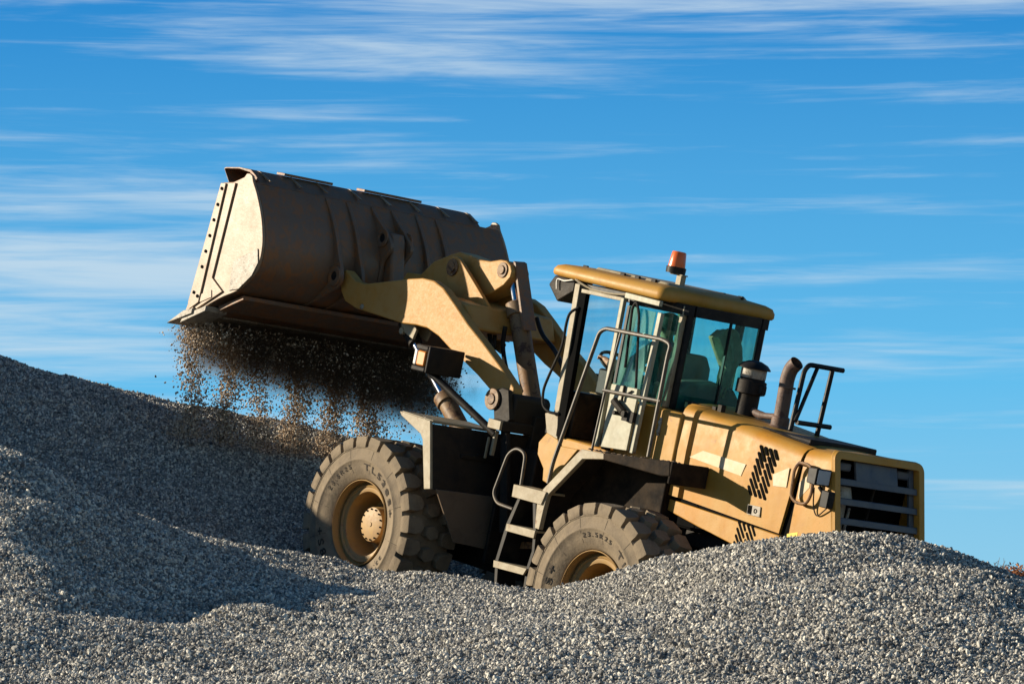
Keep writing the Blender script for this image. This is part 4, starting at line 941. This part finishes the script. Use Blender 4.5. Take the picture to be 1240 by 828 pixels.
def stone_nodes(name, mkey, smin, smax, nvar=7):
    ng = bpy.data.node_groups.new(name, 'GeometryNodeTree'); N, L = ng.nodes, ng.links
    ng.interface.new_socket('Geometry', in_out='INPUT', socket_type='NodeSocketGeometry'); ng.interface.new_socket('Geometry', in_out='OUTPUT', socket_type='NodeSocketGeometry')
    gi, go = N.new('NodeGroupInput'), N.new('NodeGroupOutput'); inst = N.new('GeometryNodeGeometryToInstance')
    for k in range(nvar):
        ic = N.new('GeometryNodeMeshIcoSphere'); ic.inputs['Radius'].default_value = 1; ic.inputs['Subdivisions'].default_value = 2 if k % 2 else 1
        sp_ = N.new('GeometryNodeSetPosition'); nz = N.new('ShaderNodeTexNoise'); nz.noise_dimensions = '4D'; nz.inputs['W'].default_value = 3.7 * k; nz.inputs['Scale'].default_value = .9; nz.inputs['Detail'].default_value = 2
        ps = N.new('GeometryNodeInputPosition'); L.new(ps.outputs[0], nz.inputs['Vector'])
        sub = N.new('ShaderNodeVectorMath'); sub.operation = 'SUBTRACT'; sub.inputs[1].default_value = (.5, .5, .5); L.new(nz.outputs['Color'], sub.inputs[0])
        scv = N.new('ShaderNodeVectorMath'); scv.operation = 'SCALE'; scv.inputs['Scale'].default_value = 2.1; L.new(sub.outputs[0], scv.inputs[0])
        L.new(ic.outputs['Mesh'], sp_.inputs['Geometry']); L.new(scv.outputs[0], sp_.inputs['Offset'])
        tr = N.new('GeometryNodeTransform'); tr.inputs['Scale'].default_value = (1, random.uniform(.65, .95), random.uniform(.5, .75)); L.new(sp_.outputs[0], tr.inputs['Geometry'])
        sm = N.new('GeometryNodeSetMaterial'); sm.inputs['Material'].default_value = M[mkey]; L.new(tr.outputs[0], sm.inputs['Geometry'])
        ss = N.new('GeometryNodeSetShadeSmooth'); ss.inputs['Shade Smooth'].default_value = False; L.new(sm.outputs[0], ss.inputs['Geometry'])
        L.new(ss.outputs[0], inst.inputs['Geometry'])
    ip = N.new('GeometryNodeInstanceOnPoints'); ip.inputs['Pick Instance'].default_value = True
    L.new(gi.outputs[0], ip.inputs['Points']); L.new(inst.outputs[0], ip.inputs['Instance'])
    ri = N.new('FunctionNodeRandomValue'); ri.data_type = 'INT'; ri.inputs[4].default_value = 0; ri.inputs[5].default_value = nvar - 1; ri.inputs['Seed'].default_value = 3; L.new(ri.outputs[2], ip.inputs['Instance Index'])
    rr = N.new('FunctionNodeRandomValue'); rr.data_type = 'FLOAT_VECTOR'; rr.inputs[0].default_value = (-3.2, -3.2, -3.2); rr.inputs[1].default_value = (3.2, 3.2, 3.2); rr.inputs['Seed'].default_value = 5
    er = N.new('FunctionNodeEulerToRotation'); L.new(rr.outputs[0], er.inputs[0]); L.new(er.outputs[0], ip.inputs['Rotation'])
    rs = N.new('FunctionNodeRandomValue'); rs.data_type = 'FLOAT'; rs.inputs[2].default_value = 0; rs.inputs[3].default_value = 1; rs.inputs['Seed'].default_value = 9
    pw = N.new('ShaderNodeMath'); pw.operation = 'POWER'; pw.inputs[1].default_value = 2.7; L.new(rs.outputs[1], pw.inputs[0])
    mr = N.new('ShaderNodeMapRange'); mr.inputs['To Min'].default_value = smin; mr.inputs['To Max'].default_value = smax; L.new(pw.outputs[0], mr.inputs['Value']); L.new(mr.outputs['Result'], ip.inputs['Scale'])
    L.new(ip.outputs[0], go.inputs[0]); return ng
def points_object(name, P, ng):
    me = bpy.data.meshes.new(name); me.vertices.add(len(P)); me.vertices.foreach_set('co', np.ascontiguousarray(P, dtype=np.float32).ravel()); me.update()
    o = bpy.data.objects.new(name, me); COL.objects.link(o); md = o.modifiers.new('stones', 'NODES'); md.node_group = ng; return o
SP = .0205
pts = []
yv = 15.5
gx_, gy_ = np.meshgrid(np.arange(-8.5, 8.5, SP), np.arange(17.0, 37.2, SP * .9))
gx_ = gx_.ravel(); gy_ = gy_.ravel(); keep = np.abs(gx_) < gy_ * .155 + 1.4; gx_, gy_ = gx_[keep], gy_[keep]
gx_ = gx_ + rng.normal(0, SP * .33, len(gx_)); gy_ = gy_ + rng.normal(0, SP * .33, len(gy_))
# visibility of the bare ground from the camera side, with a generous margin, so hidden slopes carry no stones
tx = np.linspace(-.25, .25, 240); ty = np.arange(14, 38, .1)
TX, TY = np.meshgrid(tx, ty); TZ = height(TX * TY, TY); el = (TZ) / TY; hor = np.maximum.accumulate(el, 0)
fi = np.clip((gx_ / gy_ + .25) / .5 * 239, 0, 238.99); fj = np.clip((gy_ - 14) / .1 - 3, 0, 238)
hz0 = hor[fj.astype(int), fi.astype(int)]
gz_ = height(gx_, gy_)
keep = (gz_ / gy_ > hz0 - .026) & ((gx_ < -1.0) | (gy_ < 33.5))
P_ = np.stack([gx_, gy_, gz_ + rng.uniform(-.006, .008, len(gx_))], 1)[keep]
# loose second layer, a little proud, to break the surface
sel = rng.random(len(P_)) < .22; Q_ = P_[sel] + np.stack([rng.normal(0, .01, sel.sum()), rng.normal(0, .01, sel.sum()), rng.uniform(.006, .014, sel.sum())], 1)
P_ = np.concatenate([P_, Q_]); print('stones', len(P_))
st_ = points_object('gravel', P_, stone_nodes('stone_scatter', 'stone', .0075, .022))
tag(st_, 'grey crushed stone gravel heaped in piles around the loader', 'gravel', kind='stuff')

# ------------------------------------------------------------------ gravel pouring off the bucket lip, and its dust
lip = lambda y: RW @ np.array([6.60, y, 1.40]) + OW
FH = np.array([RW[0, 0], RW[1, 0], 0]); FH /= np.linalg.norm(FH)
LV = RW[:, 1]
SHEET = lambda u, v, w: lip(0) + FH * u + LV * v + np.array([0, 0, w])
fp = []
for yc, wd, n in ((1.36, .075, 2100), (.91, .060, 2300), (.53, .055, 1500), (.05, .065, 2700), (-.44, .06, 2700), (-.88, .075, 3000), (-1.2, .10, 260), (1.15, .10, 160), (.70, .10, 160), (.28, .10, 220), (-.20, .10, 240), (-.66, .10, 240)):
    for k in range(n):
        h = 1.12 * random.random() ** .75; v = yc + random.gauss(0, wd * (.55 + .8 * h)) + .03 * math.sin(h * 7 + yc * 9); u = random.gauss(0, .09) + .08 * h
        fp.append(SHEET(u - .05, v, -.02 - h))
for k in range(11000):
    v = random.uniform(-1.85, 1.5); fp.append(SHEET(random.gauss(-.14, .16), v, -.02 - abs(random.gauss(0, .22 - .05 * v))))
for k in range(170):
    fp.append(SHEET(random.gauss(0, .25), random.uniform(-1.6, 1.72), -random.uniform(.1, 1.1)))
fp = np.array(fp); ok = fp[:, 2] > height(fp[:, 0], fp[:, 1]) + .01; fp = fp[ok]
fo_ = points_object('falling_gravel', fp, stone_nodes('falling_scatter', 'dusty_stone', .0065, .0155))
tag(fo_, 'stones pouring in loose streams off the raised bucket lip', 'falling gravel', kind='stuff')
DM = Matrix([[FH[i], LV[i], (0, 0, 1)[i], lip(0)[i]] for i in range(3)] + [[0, 0, 0, 1]])
dust = MB().box(-1.0, .45, -2.15, 1.62, -1.25, .20).build('dust_cloud', 'slot', None, 0, 35, Vector((0, 0, 0))); dust.matrix_world = DM
tag(dust, 'dark brown dust billowing under the tipping bucket', 'dust', kind='stuff')
dm = bpy.data.materials.new('dust_volume'); nt, N, L = nodes_of(dm); N.remove(N['Principled BSDF'])
pvn = N.new('ShaderNodeVolumePrincipled'); pvn.inputs['Color'].default_value = (.17, .12, .08, 1); pvn.inputs['Anisotropy'].default_value = .2
L.new(pvn.outputs[0], N['Material Output'].inputs['Volume'])
tc = N.new('ShaderNodeTexCoord'); sx = N.new('ShaderNodeSeparateXYZ'); L.new(tc.outputs['Object'], sx.inputs[0])
def mth(op, a, b_=None, c_=None):
    n = N.new('ShaderNodeMath'); n.operation = op
    for i, q in enumerate((a, b_, c_)):
        if q is None: continue
        if isinstance(q, (int, float)): n.inputs[i].default_value = q
        else: L.new(q, n.inputs[i])
    return n.outputs[0]
def sstep(v, lo, hi):
    n = N.new('ShaderNodeMapRange'); n.interpolation_type = 'SMOOTHSTEP'; n.inputs['From Min'].default_value = lo; n.inputs['From Max'].default_value = hi; L.new(v, n.inputs['Value']); return n.outputs['Result']
mp = N.new('ShaderNodeMapping'); mp.inputs['Scale'].default_value = (1.6, 2.2, 1.3); L.new(tc.outputs['Object'], mp.inputs['Vector'])
nz = N.new('ShaderNodeTexNoise'); nz.inputs['Scale'].default_value = 2.4; nz.inputs['Detail'].default_value = 6; nz.inputs['Roughness'].default_value = .6; nz.inputs['Distortion'].default_value = .4; L.new(mp.outputs['Vector'], nz.inputs['Vector'])
nz1 = mth('SUBTRACT', nz.outputs['Fac'], .5)
# the cloud reaches lower on its right half
reach = mth('ADD', mth('MULTIPLY_ADD', sx.outputs['Y'], .13, -.34), mth('MULTIPLY', mth('SINE', mth('MULTIPLY_ADD', sx.outputs['Y'], 13.6, 1.9)), .075))
wz = mth('SUBTRACT', mth('ADD', sx.outputs['Z'], mth('MULTIPLY', nz1, -.75)), reach)
body_ = mth('MULTIPLY', sstep(wz, -.26, .16), sstep(sx.outputs['Z'], .19, .05))
edge_ = mth('MULTIPLY', sstep(mth('ADD', sx.outputs['Y'], mth('MULTIPLY', nz1, .8)), 1.50, .85), sstep(mth('ADD', sx.outputs['Y'], mth('MULTIPLY', nz1, 1.2)), -2.0, -1.45))
depth_ = mth('MULTIPLY', sstep(sx.outputs['X'], -.62, -.15), sstep(sx.outputs['X'], .44, .2))
thin = mth('MULTIPLY', mth('MULTIPLY', sstep(wz, -.50, .0), sstep(nz.outputs['Fac'], .48, .64)), .14)
tot = mth('MULTIPLY', mth('ADD', body_, thin), mth('MULTIPLY', edge_, depth_))
L.new(mth('MULTIPLY', mth('MULTIPLY', tot, sstep(nz.outputs['Fac'], .22, .58)), 12.0), pvn.inputs['Density'])
dust.data.materials.clear(); dust.data.materials.append(dm)

# ------------------------------------------------------------------ far shrubs at the right edge
def leafmat(name, c0, c1):
    m = bpy.data.materials.new(name); nt, N, L = nodes_of(m); b = N['Principled BSDF']; b.inputs['Roughness'].default_value = .7
    tc = N.new('ShaderNodeTexCoord'); nz = N.new('ShaderNodeTexNoise'); nz.inputs['Scale'].default_value = 3; L.new(tc.outputs['Object'], nz.inputs['Vector'])
    cr = N.new('ShaderNodeValToRGB'); cr.color_ramp.elements[0].color = (*c0, 1); cr.color_ramp.elements[1].color = (*c1, 1); cr.color_ramp.elements[0].position = .35; cr.color_ramp.elements[1].position = .65
    L.new(nz.outputs['Fac'], cr.inputs['Fac']); L.new(cr.outputs['Color'], b.inputs['Base Color']); return m
M['rust_leaf'] = leafmat('autumn_leaf', (.22, .07, .02), (.42, .18, .06)); M['bark'] = leafmat('twig_bark', (.10, .08, .065), (.17, .14, .11))
def shrub(name, label, px, top, d, wid, leaf, seed, group=None):
    rd = random.Random(seed); t = HP(px, top, d); g = -1.7; hgt = t[2] - g
    o = thing(name, label, 'shrub' if leaf else 'bush', (t[0], t[1], g), group=group)
    tm = MB()
    ends = []
    for k in range(16 if leaf else 30):
        a = rd.uniform(0, 6.28); sp_ = rd.uniform(.1, 1) * wid; h = hgt * rd.uniform(.6, 1)
        p = [Vector((0, 0, 0)), Vector((math.cos(a) * sp_ * .3, math.sin(a) * sp_ * .3, h * .45)), Vector((math.cos(a) * sp_ * .7, math.sin(a) * sp_ * .7, h * .8)), Vector((math.cos(a) * sp_, math.sin(a) * sp_, h))]
        tm.tube(p, [.05, .03, .018, .006], 5); ends += p[2:]
        for q in range(5):
            b_ = p[2].lerp(p[3], rd.random()); e = b_ + Vector((rd.uniform(-.4, .4), rd.uniform(-.4, .4), rd.uniform(.1, .4))) * wid * .5; tm.tube([b_, e], [.01, .004], 4); ends.append(e)
    tm.build('stem', 'bark', o, 0, 60, Vector((0, 0, 0)))
    if leaf:
        lm = MB()
        for k in range(2600):
            c_ = rd.choice(ends) + Vector((rd.gauss(0, .16), rd.gauss(0, .16), rd.gauss(-.12, .16))) * wid
            if c_.z > hgt * 1.02 or c_.z < .2: continue
            a = Vector((rd.gauss(0, 1), rd.gauss(0, 1), rd.gauss(0, 1))).normalized(); b_ = a.orthogonal().normalized(); s_ = rd.uniform(.05, .11)
            lm.add([c_, c_ + (a + b_ * .5) * s_, c_ + a * 2 * s_, c_ + (a - b_ * .5) * s_], [(0, 1, 2, 3)])
        lm.build('foliage', 'rust_leaf', o, 0, 60, Vector((0, 0, 0)))
shrub('autumn_shrub', 'rust-red autumn shrub beyond the gravel at the right edge', 1236, 684, 130, 1.3, True, 3)
shrub('bare_bush', 'leafless grey bush beyond the right gravel slope', 1196, 672, 120, .9, False, 5)

# ------------------------------------------------------------------ sun and sky
AZ, EL = R(-11), R(20.7)
tr_ = Vector((math.cos(EL) * math.cos(AZ), math.cos(EL) * math.sin(AZ), -math.sin(EL)))
sd = bpy.data.lights.new('sun', 'SUN'); sd.energy = 5.0; sd.angle = R(.5); sd.color = (1.0, .87, .67)
so = bpy.data.objects.new('sun', sd); COL.objects.link(so); so.rotation_euler = tr_.to_track_quat('-Z', 'Y').to_euler(); so.location = (-20, 5, 15)
w = bpy.data.worlds.new('World'); sc.world = w; w.use_nodes = True; nt = w.node_tree; N, L = nt.nodes, nt.links
EXPO = .78; EG = 2 ** -EXPO
SKS = .05
bg = N['Background']; bg.inputs['Strength'].default_value = SKS
sky = N.new('ShaderNodeTexSky'); sky.sky_type = 'NISHITA'; sky.sun_disc = False; sky.sun_elevation = EL; sky.sun_rotation = math.atan2(-tr_.x, -tr_.y); sky.air_density = 1.0; sky.dust_density = .3; sky.ozone_density = 3.0
hs = N.new('ShaderNodeHueSaturation'); hs.inputs['Saturation'].default_value = 1.48; hs.inputs['Value'].default_value = 1.0; L.new(sky.outputs[0], hs.inputs['Color'])
tc = N.new('ShaderNodeTexCoord'); sx = N.new('ShaderNodeSeparateXYZ'); L.new(tc.outputs['Generated'], sx.inputs[0])
def cl_noise(scale, loc, rot, s, det=7, ro=.55, dist=.0):
    mp = N.new('ShaderNodeMapping'); mp.inputs['Scale'].default_value = scale; mp.inputs['Location'].default_value = loc; mp.inputs['Rotation'].default_value = (0, R(rot), 0); L.new(tc.outputs['Generated'], mp.inputs['Vector'])
    n = N.new('ShaderNodeTexNoise'); n.inputs['Scale'].default_value = s; n.inputs['Detail'].default_value = det; n.inputs['Roughness'].default_value = ro; n.inputs['Distortion'].default_value = dist; L.new(mp.outputs['Vector'], n.inputs['Vector']); return n.outputs['Fac']
streak = cl_noise((1.0, 1.0, 12), (3.1, 0, 1.7), 1.5, 6, 9, .6, .5)
fine = cl_noise((1.5, 1.5, 27), (1.3, 2, .4), -1.2, 6, 8, .62, .6)
long_ = cl_noise((.5, .5, 15), (7.7, 1, 2.2), .6, 6, 7, .55, .35)
broad = cl_noise((1, 1, 3.5), (5.3, 0, .4), 0, 4.5, 3, .5, 0)
z_ = sx.outputs['Z']; x_ = sx.outputs['X']
# the clear winter air low over the horizon: pale to deep blue with height
zr = N.new('ShaderNodeMapRange'); zr.inputs['From Min'].default_value = -.02; zr.inputs['From Max'].default_value = .20; L.new(z_, zr.inputs['Value'])
gr = N.new('ShaderNodeValToRGB'); gr.color_ramp.interpolation = 'LINEAR'; e = gr.color_ramp.elements
STOPS = [(-.02, (.32, .64, .82)), (.02, (.235, .58, .83)), (.06, (.13, .515, .85)), (.095, (.035, .42, .87)), (.135, (.0015, .305, .83)), (.17, (.001, .235, .70)), (.20, (.001, .20, .60))]
for i, (zz, c_) in enumerate(STOPS):
    k = e[0] if i == 0 else (e[1] if i == 1 else e.new(.5))
    k.position = (zz + .02) / .22; k.color = (*c_, 1)
L.new(zr.outputs['Result'], gr.inputs['Fac'])
gs = N.new('ShaderNodeMix'); gs.data_type = 'RGBA'; gs.blend_type = 'MULTIPLY'; gs.inputs['Factor'].default_value = 1; L.new(gr.outputs['Color'], gs.inputs['A']); gs.inputs['B'].default_value = (EG / SKS, EG / SKS, EG / SKS, 1)
lowmix = N.new('ShaderNodeMix'); lowmix.data_type = 'RGBA'; L.new(mth('MULTIPLY', sstep(z_, .30, .19), sstep(sx.outputs['Y'], -.15, .45)), lowmix.inputs['Factor']); L.new(hs.outputs[0], lowmix.inputs['A']); L.new(gs.outputs['Result'], lowmix.inputs['B'])
# a veil high up, and a bank low on the left
veil = sstep(mth('ADD', z_, mth('MULTIPLY', mth('SUBTRACT', broad, .5), .03)), .150, .178)
dxl = mth('MULTIPLY', mth('ADD', x_, .17), mth('ADD', x_, .17)); dzl = mth('MULTIPLY', mth('SUBTRACT', z_, .098), mth('SUBTRACT', z_, .098))
bank = mth('POWER', 2.718, mth('MULTIPLY', mth('ADD', mth('MULTIPLY', dxl, 95), mth('MULTIPLY', dzl, 1500)), -1))
v = mth('ADD', mth('MULTIPLY', mth('SUBTRACT', streak, .5), 1.5), mth('MULTIPLY', mth('SUBTRACT', fine, .5), 1.7))
v = mth('ADD', v, mth('MULTIPLY', mth('SUBTRACT', long_, .5), 2.3))
v = mth('ADD', v, mth('MULTIPLY', mth('SUBTRACT', broad, .5), 1.4))
v = mth('ADD', v, mth('MULTIPLY', veil, .60)); v = mth('ADD', v, mth('MULTIPLY', bank, .46))
fac = mth('MULTIPLY', mth('MULTIPLY', sstep(v, -.03, 1.05), .78), sstep(z_, .5, .25))
mx = N.new('ShaderNodeMix'); mx.data_type = 'RGBA'; L.new(fac, mx.inputs['Factor']); L.new(lowmix.outputs['Result'], mx.inputs['A']); mx.inputs['B'].default_value = (.60 * EG / SKS, .74 * EG / SKS, .84 * EG / SKS, 1)
L.new(mx.outputs['Result'], bg.inputs['Color'])
sc.view_settings.view_transform = 'Standard'; sc.view_settings.look = 'None'; sc.view_settings.exposure = EXPO; sc.view_settings.gamma = 1.0; sc.view_settings.use_curve_mapping = False
sc.render.engine = 'CYCLES'; sc.cycles.max_bounces = 6; sc.cycles.transparent_max_bounces = 12; sc.cycles.volume_bounces = 1
